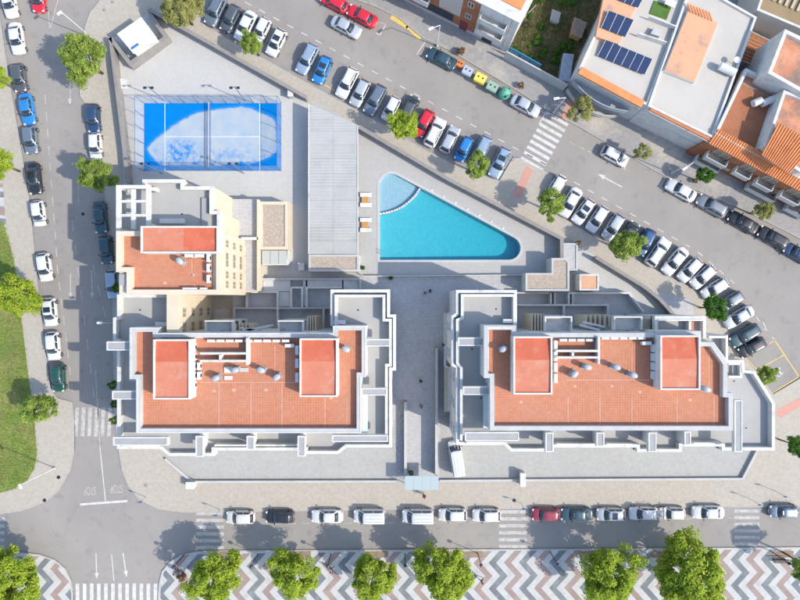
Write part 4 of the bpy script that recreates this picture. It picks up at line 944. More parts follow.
def solar(q, cols, rows, z, where):
    t = thing('solar_array', f'dark blue solar array {where}', 'solar panels', W(*q[0], z), 'solar arrays')
    for i in range(cols):
        for j in range(rows):
            c = [quad_at(q, (i+.03)/cols, (j+.02)/rows), quad_at(q, (i+.97)/cols, (j+.02)/rows), quad_at(q, (i+.97)/cols, (j+.98)/rows), quad_at(q, (i+.03)/cols, (j+.98)/rows)]
            lift = [.35, .35, .05, .05]; P = [W(x, y, z) for x, y in c]
            g = MB(); vv = [(p.x, p.y, z+h_) for p, h_ in zip(P, lift)]; g.add(vv+[(x, y, w_-.04) for x, y, w_ in vv], [(3, 2, 1, 0), (4, 5, 6, 7), (0, 1, 5, 4), (1, 2, 6, 5), (2, 3, 7, 6), (3, 0, 4, 7)])
            o = g.build('panel', cellm, t)
    fr_ = MB()
    for i in range(cols+1):
        a, b = quad_at(q, i/cols, 0), quad_at(q, i/cols, 1); A_, B_ = W(a.x, a.y, z), W(b.x, b.y, z)
        fr_.tube((A_.x, A_.y, z+.33), (B_.x, B_.y, z+.03), .035, n=4); fr_.tube((A_.x, A_.y, z-.5), (A_.x, A_.y, z+.33), .03, n=4)
    fr_.build('mounting_rail', whitem, t)
solar([(605, 41), (651.5, 60), (644.5, 75), (597.5, 56)], 6, 1, 6.25, 'of six panels on the off-white roof')
solar([(608, 11.5), (633, 21), (625, 37.5), (601, 28)], 3, 1, 6.75, 'of three panels on the peach roof plinth')
solar([(622, -8), (642, 0), (638, 8), (617, 0)], 3, 1, 6.75, 'cut off by the top edge of the photo')
g = MB(); g.run(XY([(639, 33), (667, 42)], 6.9), .15, 5.9, 6.9); g.run(XY([(650, 16), (676, 26)], 6.9), .15, 5.9, 6.9); g.build('divider_wall', white, N2)
g = MB(); g.prism(XY([(655, 0), (672, 6), (667, 19), (650, 13)], 6.2), 5.8, 6.1, 0); g.build('turf_mat', mat('turf_mat', (.08, .16, .03), fine=.2), N2)
t = thing('patio_table', 'small white table on the green mat of the solar roof', 'table', W(670, 4, 6.12)); p = W(670, 4, 6.5); g = MB(); g.box((p.x, p.y, 6.75), (1.5, .9, .06), R(-25)); g.build('table_top', whitem, t)
g = MB()
for a, b in ((-.6, -.3), (.6, -.3), (.6, .3), (-.6, .3)): g.box((p.x+a*.9-b*-.4, p.y+b*.9-a*.42, 6.43), (.06, .06, .62))
g.build('legs', whitem, t)
g = MB(); g.prism(XY([(655, 27), (663, 30), (660, 36), (651, 33)], 6.7), 5.9, 6.6, 0); g.build('skylight_box', palegrey, N2)
# white house with peach roof
N3 = house('white_house', 'white flat-roofed house with a large peach rectangle on its off-white roof', [(648, 106), (713, 138), (757, 17), (692, -20)], 6.6, white, offwhite, white, .3, .35)
g = MB(); g.prism(XY([(688, 10), (719, 22), (695, 82), (664, 70)], 7.0), 6.1, 6.75, 0); o = g.build('roof_block', white, N3)
g = MB(); g.prism(XY([(688.5, 10.5), (718.5, 22.3), (695, 81.5), (665, 70)], 7.0), 6.75, 6.85, 0); g.build('peach_roof', peach, o)
g = MB()
for i in range(8): g.run([W(688+i*3, 3+i*1.2, 7).xy, W(691.5+i*3, 12+i*1.2, 7).xy], .18, 6.85, 6.98)
g.build('tile_ribs', orangetile, o)
f = Facade(N3, (630.3, 121), (690, 151.5)); f.box('tiled_eave', .3, 9.6, 6.2, 6.45, -.2, .5, mat('rust_tile', (.5, .19, .09), fine=.1)); f.box('eave_trim', .2, 9.8, 6.0, 6.2, -.2, .6, white)
for tt in (1.4, 4.2, 7.5): f.window(tt, 4.3, 1.3, 1.2)
f.window(1.2, 1.8, 1.6, 1.3); f.window(6.8, 1.7, 1.2, 1.3); f.box('garage_door', 3.2, 5.8, .1, 2.5, -.02, .06, palegrey); f.box('string_course', 0, 9.9, 3.05, 3.25, -.05, .12, palegrey)
t = thing('water_tank', 'white cylindrical water tank on the off-white roof', 'tank', W(727, 69, 6.3)); g = MB(); g.tube(W(720, 66, 7.0), W(735, 73, 7.0), .55, n=14); g.build('tank', whitem, t); p = W(727.5, 69.5, 6.6); g = MB(); g.box((p.x, p.y, 6.42), (1.8, .6, .35), R(-25)); g.build('cradle', steel, t)
t = thing('satellite_dish', 'pale satellite dish on the wall beside the water tank', 'satellite dish', W(737, 60, 6.3)); p = W(737, 60, 7.3); g = MB(); g.lathe((p.x, p.y, 7.2), [(.45, .15), (.3, .06), (.02, .0)], 14); g.build('dish', whitem, t); g = MB(); g.tube((p.x, p.y, 6.2), (p.x, p.y, 7.2), .04); g.build('mast', steel, t)
# brick terraced house with orange eaves
N4 = house('brick_terraced_house', 'brick terraced house with stained roof terrace and orange tiled eaves at the right', [(715, 133), (746, 68), (840, 112), (806, 182)], 6.9, brick, stained, white, .4, .9)
f = Facade(N4, (685, 152.3), (880, 255))
g = MB(); g.prism([f.P(0, 0), f.P(24, 0), f.P(24, -9), f.P(0, -9)], 0, 6.15, 0); g.build('wall', brick, N4)
def tiled_slope(root, f, t0, t1, d0, z0, d1, z1, name='tiled_eave', step=.36):
    g = MB(); v = [(*f.P(t0, d0), z0), (*f.P(t1, d0), z0), (*f.P(t1, d1), z1), (*f.P(t0, d1), z1)]
    g.add(v+[(x, y, z-.15) for x, y, z in v], [(0, 3, 2, 1), (4, 5, 6, 7), (0, 1, 5, 4), (1, 2, 6, 5), (2, 3, 7, 6), (3, 0, 4, 7)])
    o = g.build(name, orangetile, root); k = int((t1-t0)/step)
    r_ = MB()
    for i in range(k+1):
        tt = t0+(t1-t0)*i/k; r_.tube((*f.P(tt, d0), z0+.02), (*f.P(tt, d1), z1+.02), .085, n=6)
    r_.build('tile_rows', orangetile, o)
tiled_slope(N4, f, .3, 13, .35, 6.3, -1.6, 7.1); tiled_slope(N4, f, 13.1, 24, .35, 6.3, -.9, 6.8)
for t0, t1, z in [(1.6, 4.8, 3.2), (6.2, 8.6, 3.2), (1.4, 5.2, .8), (9.6, 12.2, 3.2), (10, 14.5, .8), (13.5, 16.5, 3.2), (17.5, 20.5, 3.2), (16.5, 20, .8)]: f.balcony(t0, t1, z, 1.15, offwhite)
for tt in (5.6, 7.2, 8.2): f.box('louvre', tt, tt+.9, 1.1, 1.9, -.02, .09, offwhite)
f.box('plinth', 0, 24, 0, .5, -.02, .08, darkm if False else brick)
N5 = house('terraced_house_upper', 'tall white house with stained orange roof at the right edge', [(785, 29), (768, 73), (830, 108), (850, 60)], 9.4, white, stained, white, .45, .6)
N6 = house('corner_house', 'house with ribbed orange tile roof jutting forward at the right edge', [(784, 90), (765, 146), (800, 172), (840, 180), (840, 110)], 8.4, white, stained, white, .4, .5)
fs = Facade(N6, (0, 0), (1, 0)); 
def tiled_quad(root, q, z0, z1, rows=14):
    v = [(*W(x, y, zz).xy, zz) for (x, y), zz in zip(q, (z1, z1, z0, z0))]
    g = MB(); g.add(v+[(x, y, z-.2) for x, y, z in v], [(3, 2, 1, 0), (4, 5, 6, 7), (0, 1, 5, 4), (1, 2, 6, 5), (2, 3, 7, 6), (3, 0, 4, 7)]); o = g.build('tiled_roof', orangetile, root)
    r_ = MB(); a, b, c, d = [Vector(x) for x in v]
    for i in range(rows+1): r_.tube(a.lerp(b, i/rows)+Vector((0, 0, .03)), d.lerp(c, i/rows)+Vector((0, 0, .03)), .085, n=6)
    r_.build('tile_rows', orangetile, o)
tiled_quad(N6, [(779, 123), (815, 143), (788, 174), (762, 155)], 8.3, 9.0)
for i, (u, v) in enumerate(((757, 102), (771, 100))):
    t = thing('water_tank', ('small' if i == 0 else 'long')+' white water tank on the stained roof terrace', 'tank', W(u, v, 6.2)); g = MB(); L = 4 if i == 0 else 9
    g.tube(W(u-L, v+L*.42, 6.75), W(u+L, v-L*.42, 6.75), .5, n=14); g.build('tank', whitem, t); p = W(u, v, 6.4); g = MB(); g.box((p.x, p.y, 6.2), (1, .5, .4), R(25)); g.build('cradle', steel, t)
# warehouse with striped roof and alley roof at the top right
N7 = house('warehouse', 'building with brown striped roof in the top right corner', [(757, 10), (840, 45), (870, -40), (780, -60)], 7, offwhite, mat('brown_slat_roof', (.30, .215, .12), fine=.12), white, .3, .2)
g = MB()
for i in range(16): a = Vector((762+i*6, -60+i*2.6)); g.run([W(a.x, a.y+55, 7.1).xy, W(a.x+26, a.y, 7.1).xy], .35, 6.85, 7.02)
g.build('roof_slats', mat('pale_slat', (.52, .43, .30), fine=.1), N7)
N8 = house('alley_shed', 'low shed with brown ribbed roof in the alley between white walls', [(752, 30), (772, 40), (762, 66), (741, 60)], 3.5, white, mat('brown_ribbed', (.30, .15, .085), (.22, .1, .06), sc=2, fine=.2), None, .3, .2)
g = MB()
for i in range(8): g.run([W(749-i*1.1, 37+i*3.3, 3.5).xy, W(768-i*1.1, 45+i*3.3, 3.5).xy], .1, 3.3, 3.42)
g.build('roof_ribs', orangetile, N8)

# ------------------------------------------------------------------ cars
def car_type(L, Wd, Hr, belt, ws0, rf, rr, rw0, hood=.72, tail=.95, rails=False, plumb=False):
    hl, hw = L/2, Wd/2
    def half(x):
        e = max(0, (abs(x)-(hl-.62))/.62); return hw*(1-.30*e**2.4)
    def top(x):
        if x > ws0: t = (x-ws0)/(hl-ws0); return belt-(belt-hood)*t**1.6
        if x < rw0: t = (rw0-x)/max(.05, hl+rw0); return belt+(tail-belt)*min(1, t)
        return belt
    xs = [-hl, -hl+.05, -hl+.18, -hl+.4, -hl+.7, -1.35, -.9, -.4, 0, .4, .9, 1.3, hl-.7, hl-.42, hl-.2, hl-.06, hl]
    g = MB(); rings = []
    for i, x in enumerate(xs):
        w = half(x); z1 = top(x); z0 = .2
        if i in (0, len(xs)-1): z0, z1 = .36, z1-.2; w *= .97
        elif i in (1, len(xs)-2): z0, z1 = .26, z1-.05
        P = [(w-.12, z0), (w-.02, z0+.12), (w, (z0+z1)/2), (w-.03, z1-.10), (w-.10, z1-.02), (w*.55, z1+.015), (0, z1+.03)]
        rings.append([(x, y, z) for y, z in P]+[(x, -y, z) for y, z in reversed(P[:-1])])
    n = len(rings[0]); v = [p for r in rings for p in r]
    fsx = [(i*n+j, (i+1)*n+j, (i+1)*n+j+1, i*n+j+1) for i in range(len(rings)-1) for j in range(n-1)]
    fsx += [((i+1)*n, i*n, i*n+n-1, (i+1)*n+n-1) for i in range(len(rings)-1)]
    fsx += [tuple(range(n)), tuple(reversed(range((len(rings)-1)*n, len(rings)*n)))]
    g.add(v, fsx)
    # greenhouse
    wb, wr = hw-.09, hw-(.17 if plumb else .27)
    def edge(xf, xr, w, z, bf, br):
        fr = [(xf+bf*(1-(t)**2), w*t, z) for t in (-1, -.5, 0, .5, 1)]
        sl_ = [(xf+(xr-xf)*s, w*(1+.025*math.sin(math.pi*s)), z) for s in (.25, .5, .75)]
        rr_ = [(xr-br*(1-t**2), w*t, z) for t in (1, .5, 0, -.5, -1)]
        sr = [(xr+(xf-xr)*s, -w*(1+.025*math.sin(math.pi*s)), z) for s in (.25, .5, .75)]
        return fr+sl_+rr_+sr
    b0 = edge(ws0, rw0, wb, belt-.03, .18, .08); b1 = edge(rf, rr, wr, Hr-.06, .10, .05); b2 = edge(rf-.12, rr+.1, wr-.1, Hr-.005, .08, .05); b3 = edge(rf-.4, rr+.4, wr*.5, Hr+.015, .03, .03)
    k = 16; vv = b0+b1+b2+b3
    ff = [(r*k+i, r*k+(i+1) % k, (r+1)*k+(i+1) % k, (r+1)*k+i) for r in range(3) for i in range(k)]+[tuple(range(3*k, 4*k))]
    g.add(vv, ff)
    body = meshm(g, 'body', [bpy.data.materials.get('p_white') or paint('p_white', (.62, .62, .62))], True)
    bm = bmesh.new(); bm.from_mesh(body); bmesh.ops.recalc_face_normals(bm, faces=bm.faces); bm.to_mesh(body); bm.free()
    def pane(idx, lo, hi, s0=0., s1=1., out=.016):
        A_ = [Vector(b0[i]) for i in idx]; B_ = [Vector(b1[i]) for i in idx]
        if s0 or s1 < 1:
            def sub(Pl, s): x = s*(len(Pl)-1); i = min(int(x), len(Pl)-2); return Pl[i].lerp(Pl[i+1], x-i)
            ss = [s0+(s1-s0)*i/3 for i in range(4)]; A_, B_ = [sub(A_, s) for s in ss], [sub(B_, s) for s in ss]
        m_ = MB(); lo_ = [a.lerp(b, lo) for a, b in zip(A_, B_)]; hi_ = [a.lerp(b, hi) for a, b in zip(A_, B_)]
        c = sum(lo_+hi_, Vector())/len(lo_+hi_); nrm = (lo_[-1]-lo_[0]).cross(hi_[0]-lo_[0]).normalized()
        if nrm.dot(c-Vector(((ws0+rw0)/2, 0, .8))) < 0: nrm = -nrm
        o = [p+nrm*out for p in lo_+hi_]; q = len(lo_)
        m_.add(o+[p-nrm*.01 for p in lo_+hi_], [(i, i+1, q+i+1, q+i) for i in range(q-1)]+[(2*q+i, 2*q+i+1, i+1, i) for i in range(q-1)]+[(q+i, q+i+1, 3*q+i+1, 3*q+i) for i in range(q-1)]+[(0, q, 3*q, 2*q), (q-1, 2*q+q-1, 3*q+q-1, 2*q-1)])
        me = meshm(m_, 'pane', glassd, True); bm = bmesh.new(); bm.from_mesh(me); bmesh.ops.recalc_face_normals(bm, faces=bm.faces); bm.to_mesh(me); bm.free(); return me
    parts = [('windscreen', pane([0, 1, 2, 3, 4], .06, .93, .04, .96)), ('rear_window', pane([8, 9, 10, 11, 12], .12, .88, .08, .92))]
    for side in ([4, 5, 6, 7, 8], [12, 13, 14, 15, 0]):
        parts += [('side_window', pane(side, .18, .88, .08, .48)), ('side_window', pane(side, .18, .88, .52, .93))]
    whl = MB(); whl.tube((0, -.1, 0), (0, .1, 0), .315, n=14, m=0); wr_ = MB(); wr_.tube((0, -.112, 0), (0, .112, 0), .2, n=10)
    ex = .36*L
    P = {'body': body, 'parts': parts, 'wheel': (meshm(whl, 'tyre', tyre, True), meshm(wr_, 'rim', rim)),
         'wpos': [(ex-.12, hw-.09), (ex-.12, -hw+.09), (-ex+.1, hw-.09), (-ex+.1, -hw+.09)]}
    def lamp(xc, yc, zc, sx, sy, sz, m, yaw):
        q = MB(); q.box((0, 0, 0), (sx, sy, sz)); me = meshm(q, 'lamp', m); return (me, (xc, yc, zc), yaw)
    P['head'] = [lamp(hl-.20, s*(half(hl-.20)-.16), top(hl-.2)-.045, .26, .26, .1, lampw, -s*.5) for s in (1, -1)]
    P['tail'] = [lamp(-hl+.13, s*(half(-hl+.15)-.13), top(-hl+.15)-.06, .10, .20, .12, lampr, s*.4) for s in (1, -1)]
    q = MB(); q.box((0, 0, 0), (.12, .2, .13)); mm = meshm(q, 'mirror', darkm); P['mirror'] = [(mm, (ws0-.28, s*(hw+.06), belt+.02)) for s in (1, -1)]
    P['rails'] = []
    if rails:
        q = MB(); q.box((0, 0, 0), (rf-rr-.5, .045, .05)); mm = meshm(q, 'roof_rail', darkm); P['rails'] = [(mm, ((rf+rr)/2, s*(wr-.07), Hr+.02)) for s in (1, -1)]
    q = MB(); q.box((0, 0, 0), (.75, .95, .02)); P['sun'] = (meshm(q, 'sunroof', glassd), ((rf+rr)/2+.25, 0, Hr+.015))
    q = MB(); q.box((0, 0, 0), (.02, .5, .12)); P['plate'] = (meshm(q, 'number_plate', whitem), [(hl-.0, 0, .45), (-hl+.0, 0, .55)])
    return P
CT = {'hatchback': car_type(4.05, 1.76, 1.47, .93, .98, .30, -1.42, -1.86, .70, .92),
      'small car': car_type(3.65, 1.66, 1.48, .95, .90, .32, -1.30, -1.66, .74, .95),
      'saloon': car_type(4.5, 1.80, 1.44, .93, 1.02, .30, -.98, -1.62, .70, .93),
      'estate': car_type(4.55, 1.82, 1.50, .95, 1.02, .35, -1.72, -2.08, .72, .95, True),
      'SUV': car_type(4.4, 1.86, 1.66, 1.03, 1.02, .42, -1.55, -1.98, .82, 1.02, True),
      'van': car_type(4.5, 1.84, 1.84, 1.08, 1.42, .78, -2.08, -2.2, .86, 1.08, False, True),
      'panel van': car_type(5.3, 2.0, 2.25, 1.2, 1.95, 1.25, -2.52, -2.62, .95, 1.2, False, True)}
PC = {'white': (.80, .80, .80), 'silver': (.50, .52, .54), 'grey': (.24, .26, .29), 'slate': (.17, .21, .26), 'dark grey': (.075, .085, .10), 'black': (.018, .02, .026), 'blue': (.02, .19, .50), 'navy': (.02, .05, .12), 'dark blue': (.025, .085, .21), 'light blue': (.33, .42, .53), 'red': (.62, .015, .035), 'maroon': (.27, .03, .05), 'dark green': (.012, .07, .055), 'teal': (.03, .075, .10), 'beige': (.60, .57, .52)}
PM = {k: paint('p_'+k.replace(' ', '_'), v, .35 if k in ('silver', 'grey', 'slate', 'light blue') else 0.) for k, v in PC.items() if k != 'white'}
PM['white'] = bpy.data.materials['p_white']
RIB = {}
for _k, _L in (('van', 2.4), ('panel van', 3.0)):
    _q = MB(); _q.box((0, 0, 0), (_L, .07, .03)); RIB[_k] = meshm(_q, 'roof_rib', palegrey)
def car(u, v, d, color, kind, label, group, sun=False, sc=1., cat='car'):
    T = CT[kind]; t = thing('parked_car' if cat == 'car' else 'parked_van', label, cat, W(u, v, 1.0)-Vector((0, 0, 1.0)), group, math.atan2(-d[1], d[0]))
    sc *= 1.05; t.scale = (sc, sc*1.02, sc)
    b = link('body', T['body'], t); b.material_slots[0].link = 'OBJECT'; b.material_slots[0].material = PM[color]
    for nme, me in T['parts']: link(nme, me, t)
    for x, y in T['wpos']: w = link('wheel', T['wheel'][0], t, (x, y, .315)); link('rim', T['wheel'][1], w)
    for me, p, yaw in T['head']: link('headlight', me, t, p, yaw)
    for me, p, yaw in T['tail']: link('tail_light', me, t, p, yaw)
    for me, p in T['mirror']: m_ = link('mirror', me, t, p)
    for me, p in T['rails']: link('roof_rail', me, t, p)
    if 'van' in kind:
        for s_ in (-.45, 0, .45): link('roof_rib', RIB[kind], t, (-.9 if kind == 'panel van' else -.7, s_, 2.27 if kind == 'panel van' else 1.855))
    if sun: link('sunroof', T['sun'][0], t, T['sun'][1])
    for p in T['plate'][1]: link('number_plate', T['plate'][0], t, p)
    return t
ORD = ['first', 'second', 'third', 'fourth', 'fifth', 'sixth', 'seventh', 'eighth', 'ninth', 'tenth', 'eleventh', 'twelfth', 'thirteenth', 'fourteenth', 'fifteenth', 'sixteenth', 'seventeenth', 'eighteenth', 'nineteenth', 'twentieth']
def row(cars, text, group):
    for i, (u, v, d, c, k, *x) in enumerate(cars):
        cat = 'van' if 'van' in k else 'car'; kk = k if k in ('small car', 'estate', 'saloon', 'hatchback', 'SUV') or cat == 'van' else k
        car(u, v, d, c, k, f'{c} {kk}{" with sunroof" if x and x[0] else ""}, {ORD[i]} {text}', group, bool(x and x[0]), 1, cat)
dn = (.10, 1)
row([(8, 1, (.2, 1), 'white', 'saloon'), (15.5, 37.5, (.14, 1), 'white', 'saloon'), (18, 77, (.12, 1), 'dark grey', 'hatchback'), (26, 108.5, (.16, 1), 'blue', 'saloon'), (29.5, 139, dn, 'slate', 'hatchback'), (33, 178, dn, 'black', 'saloon'), (37.5, 213, (.12, 1), 'white', 'small car'), (43.5, 267, (.14, 1), 'white', 'hatchback'), (49, 312, (.08, 1), 'white', 'hatchback', True), (52, 346, (.08, 1), 'white', 'hatchback'), (57, 378, (.04, 1), 'dark green', 'hatchback')],
    'from the top, left kerb of the left street', 'cars along the left kerb of the left street')
row([(92.5, 117.5, (.04, 1), 'navy', 'hatchback'), (94.5, 145, (.04, 1), 'white', 'small car'), (99, 217, (.08, 1), 'teal', 'saloon'), (105, 249.5, (.08, 1), 'teal', 'hatchback'), (112, 284, (.08, 1), 'light blue', 'hatchback')],
    'from the top, right kerb of the left street', 'cars along the right kerb of the left street')
k1 = (-.45, .89)
row([(215, 10, (-.42, .9), 'slate', 'SUV'), (230, 17.5, k1, 'dark grey', 'hatchback'), (245, 25, k1, 'white', 'saloon'), (261, 29, k1, 'white', 'small car'), (276, 41.5, k1, 'white', 'hatchback', True), (307, 58, k1, 'light blue', 'estate'), (322, 69, (-.4, .91), 'blue', 'hatchback', True), (347, 82, k1, 'white', 'estate'), (360, 92, k1, 'silver', 'hatchback'), (375, 99, (-.48, .88), 'slate', 'estate'), (391, 108, k1, 'white', 'small car'),
     (410, 107, (.45, -.89), 'dark grey', 'small car'), (424, 122.5, (-.48, .88), 'red', 'hatchback'), (435, 132, (.45, -.89), 'white', 'SUV'), (450, 139, (.45, -.89), 'silver', 'hatchback'), (464, 148.5, (-.45, .89), 'blue', 'small car'), (481, 150.5, k1, 'light blue', 'estate'), (500, 162, (-.42, .9), 'light blue', 'estate', True)],
    'from the left in the slanted row by the pool', 'slanted cars behind the pool wall')
row([(556, 188, (-.5, .87), 'white', 'hatchback'), (571, 202, (-.5, .87), 'white', 'saloon'), (584, 211, (-.58, .82), 'white', 'hatchback', True), (598, 218.5, (-.55, .84), 'white', 'hatchback'), (614, 226.5, (-.55, .84), 'silver', 'hatchback'), (630, 233, (.55, -.84), 'dark grey', 'small car'), (646, 242, (-.45, .89), 'dark blue', 'hatchback'), (659, 252, (.58, -.81), 'white', 'estate'), (676, 261, (-.64, .77), 'white', 'saloon'), (691, 269.5, (-.68, .73), 'white', 'hatchback'), (704, 276.5, (-.74, .67), 'white', 'hatchback'), (716, 288.5, (-.84, .54), 'white', 'hatchback'), (732, 301, (-.84, .54), 'grey', 'small car'), (740, 317, (-.86, .51), 'silver', 'saloon'), (746, 335.5, (-.86, .51), 'teal', 'estate'), (753, 347.5, (-.88, .48), 'black', 'hatchback')],
    'from the crossing in the curved row', 'slanted cars along the curve')
row([(334, 1, (-.88, -.47), 'red', 'hatchback'), (362, 15, (-.88, -.47), 'red', 'saloon'), (442, 58, (-.88, -.46), 'teal', 'saloon'), (526, 105, (.88, .47), 'silver', 'saloon'), (615.5, 155.5, (.88, .47), 'white', 'hatchback'), (682, 190, (-.87, -.49), 'white', 'saloon'), (713, 205.5, (-.87, -.49), 'grey', 'estate'), (744, 222, (-.87, -.49), 'black', 'saloon'), (774, 237.5, (-.87, -.49), 'black', 'estate'), (798.5, 253, (-.87, -.49), 'navy', 'hatchback')],
    'from the left along the far kerb, diagonal street', 'cars along the far kerb of the diagonal street')
lf = (-1, 0)
row([(240, 518, lf, 'beige', 'hatchback'), (279.5, 517.5, lf, 'black', 'hatchback'), (327, 517, lf, 'white', 'saloon'), (369.5, 516.5, lf, 'white', 'van'), (418, 516.5, lf, 'white', 'van'), (453, 515.5, lf, 'white', 'hatchback'), (487, 516, lf, 'white', 'hatchback'), (546.5, 515, lf, 'maroon', 'hatchback'), (577, 515, lf, 'teal', 'saloon'), (611.5, 515, lf, 'silver', 'hatchback', True), (644.5, 514, lf, 'white', 'hatchback'), (673, 514, lf, 'white', 'small car'), (709, 513, lf, 'white', 'saloon'), (785, 512, lf, 'slate', 'hatchback')],
    'from the left along the bottom street', 'cars along the bottom street')
car(346, 26, (.88, .47), 'silver', 'saloon', 'silver saloon driving in the lane below the red cars', None)
car(37.5, -3, (.0, 1), 'red', 'hatchback', 'bright red car cut off by the top edge, on the left street', None)
car(456.5, 458, (-.16, -1), 'white', 'panel van', 'white panel van standing alone on the front terrace beside the passage', None, False, .92, 'van')

# ------------------------------------------------------------------ trees
leaf_v = leafmat('leaf_lime', (.30, .40, .035), (.50, .57, .08), (.18, .27, .025), .9, .42, .66)
leaf_g = leafmat('leaf_green', (.24, .34, .06), (.42, .50, .12), (.14, .21, .035), .9, .42, .66)
leaf_d = leafmat('leaf_dark', (.06, .16, .025), (.12, .25, .04), (.04, .10, .015))
leaf_y = leafmat('leaf_olive', (.31, .32, .10), (.44, .43, .16), (.21, .21, .07))
leaf_b = leafmat('leaf_brown', (.26, .15, .08), (.33, .2, .1), (.18, .1, .05))
def crown_mesh(seed, n, size, clumps, spread=.27, hole=.0):
    rd = random.Random(seed); V = []; F = []
    cs = []
    ph = [rd.uniform(0, 6.28) for _ in range(4)]
    for i in range(clumps):
        a = rd.uniform(0, 2*math.pi); z = rd.uniform(-.55, 1.0); s = math.sqrt(max(0, 1-z*z)); rr = rd.uniform(.25, 1)**.45
        lob = 1+.15*math.sin(2*a+ph[0])+.13*math.sin(3*a+ph[1])+.10*math.sin(5*a+ph[2])
        cs.append((Vector((math.cos(a)*s*rr*.80*lob, math.sin(a)*s*rr*.80*lob, z*rr*.75)), rd.uniform(.6, 1.25)*spread))
    for i in range(n):
        c, r_ = rd.choice(cs); d = Vector((rd.gauss(0, 1), rd.gauss(0, 1), rd.gauss(0, 1))).normalized()
        p = c+d*r_*rd.uniform(.35, 1.02)
        nrm = (d*.7+Vector((rd.gauss(0, .5), rd.gauss(0, .5), .75+rd.gauss(0, .4)))).normalized()
        x = nrm.orthogonal().normalized(); x.rotate(Matrix.Rotation(rd.uniform(0, 6.28), 3, nrm)); y = nrm.cross(x); s = size*rd.uniform(.6, 1.35)
        o = len(V); V += [tuple(p-x*s), tuple(p+y*s*.55), tuple(p+x*s), tuple(p-y*s*.55)]; F.append((o, o+1, o+2, o+3))
    me = bpy.data.meshes.new('crown'); me.from_pydata(V, [], F); me.update(); return me
BIG = [crown_mesh(s, 17000, .040, 74, .215) for s in (1, 2, 3, 4)]
SML = [crown_mesh(s, 7500, .062, 44, .26) for s in (11, 12, 13)]
SPR = [crown_mesh(s, 3200, .066, 28, .28) for s in (21, 22)]
cache = {}
def tree(u, v, r, zc, leaf, label, pool_=BIG, i=0, rz=0., flat=.85, name='street_tree'):
    c = W(u, v, zc); rad = r*S*(1-zc/H)
    t = thing(name, label, 'tree', (c.x, c.y, .12), 'trees of the streets')
    key = (id(pool_[i % len(pool_)]), leaf.name)
    if key not in cache:
        me = pool_[i % len(pool_)].copy(); me.materials.append(leaf); cache[key] = me
    o = link('crown', cache[key], t, (0, 0, zc-.12), rz); o.scale = (rad, rad, rad*flat)
    rd = random.Random(u*31+v); g = MB(); h = zc-.12; rb = .05+rad*.035
    g.tube((0, 0, 0), (.03*rad, .02*rad, h*.62), rb*1.25, rb*.85, 8)
    for k_ in range(6):
        a = k_*1.05+rd.uniform(-.3, .3); e = Vector((math.cos(a)*rad*.62, math.sin(a)*rad*.62, h+rd.uniform(-.1, .45)*rad)); m0 = Vector((.03*rad, .02*rad, h*.60))
        md = m0.lerp(e, .5)+Vector((0, 0, .08*rad)); g.tube(m0, md, rb*.6, rb*.4, 6); g.tube(md, e, rb*.4, rb*.12, 6)
    me = meshm(g, 'trunk', bark, True); link('trunk', me, t)
    return t
tree(213, 579, 30, 5.0, leaf_v, 'large lime green tree on the promenade, first right of the side street', BIG, 0, .3)
tree(294, 574, 27, 4.9, leaf_v, 'two-lobed lime green tree on the promenade, second right of the side street', BIG, 1, 1.9)
tree(374, 578, 26, 4.9, leaf_v, 'lime green tree on the promenade, third right of the side street', BIG, 2, .8)
tree(444, 574, 31, 5.1, leaf_v, 'large lime green tree on the promenade left of the middle crossing', BIG, 3, 2.4)
tree(612, 573, 33, 5.1, leaf_v, 'large green tree on the promenade right of the middle crossing', BIG, 0, 3.6)
tree(690, 575, 41, 5.4, leaf_v, 'biggest round tree on the promenade near the right end', BIG, 2, 4.4)
tree(807, 568, 16, 5.0, leaf_g, 'tree on the promenade cut off by the right edge', BIG, 1, 0)
tree(8, 579, 34, 5.0, leaf_v, 'large lime green tree in the bottom left corner', BIG, 3, 5.2)
tree(82, 58, 26, 5.4, leaf_g, 'green tree beside the left street, next to the white hut', BIG, 1, 4.1)
tree(-4, 78, 14, 4.5, leaf_v, 'small bright tree cut off by the left edge, level with the white hut', SML, 0, .4)
tree(-2, 164, 17, 4.6, leaf_v, 'bright tree cut off by the left edge, level with the blue court', SML, 1, 1.4)
tree(17, 296, 24, 4.8, leaf_v, 'lime green tree on the left pavement at the top of the grass', BIG, 2, 2.2)
tree(39, 409, 18, 4.0, leaf_g, 'loose pale green tree at the edge of the grass by the left crossing', SML, 2, .5)
tree(95, 174, 20, 5.2, leaf_g, 'green tree on the right kerb of the left street beside the court', BIG, 0, 5.5)
tree(180, 8, 21, 4.8, leaf_y, 'pale olive tree at the top edge left of the slanted cars', BIG, 3, .2)
tree(252, 43.5, 13, 4.0, leaf_g, 'small round green tree among the white slanted cars', SML, 0, 2.7)
tree(403, 125, 17, 4.6, leaf_v, 'bright green tree beside the red car behind the pool', SML, 1, 3.4)
tree(477.5, 165, 14, 4.2, leaf_g, 'small dull green tree left of the grey estate by the crossing', SML, 2, 4.6)
tree(550, 203, 16.5, 4.4, leaf_g, 'green tree at the start of the curved car row', SML, 0, 5.3)
tree(627, 245, 17.5, 4.4, leaf_g, 'green tree in the middle of the curved car row', SML, 1, .9)
tree(715.5, 308, 14, 4.2, leaf_d, 'dark green tree near the end of the curved car row', SML, 2, 2.1)
tree(766, 376, 11.5, 3.8, leaf_g, 'small tree beside the yellow outlined parking bay', SML, 0, 1.1)
tree(797, 446, 12, 4.0, leaf_d, 'small dark tree at the right edge above the bottom street', SML, 1, 2.9)
tree(582, 109, 14, 3.6, leaf_y, 'sparse olive tree in front of the curved grey balcony', SPR, 0, .5)
tree(643, 152, 10, 3.2, leaf_y, 'thin dull tree in front of the white flat-roofed house', SPR, 1, 1.7)
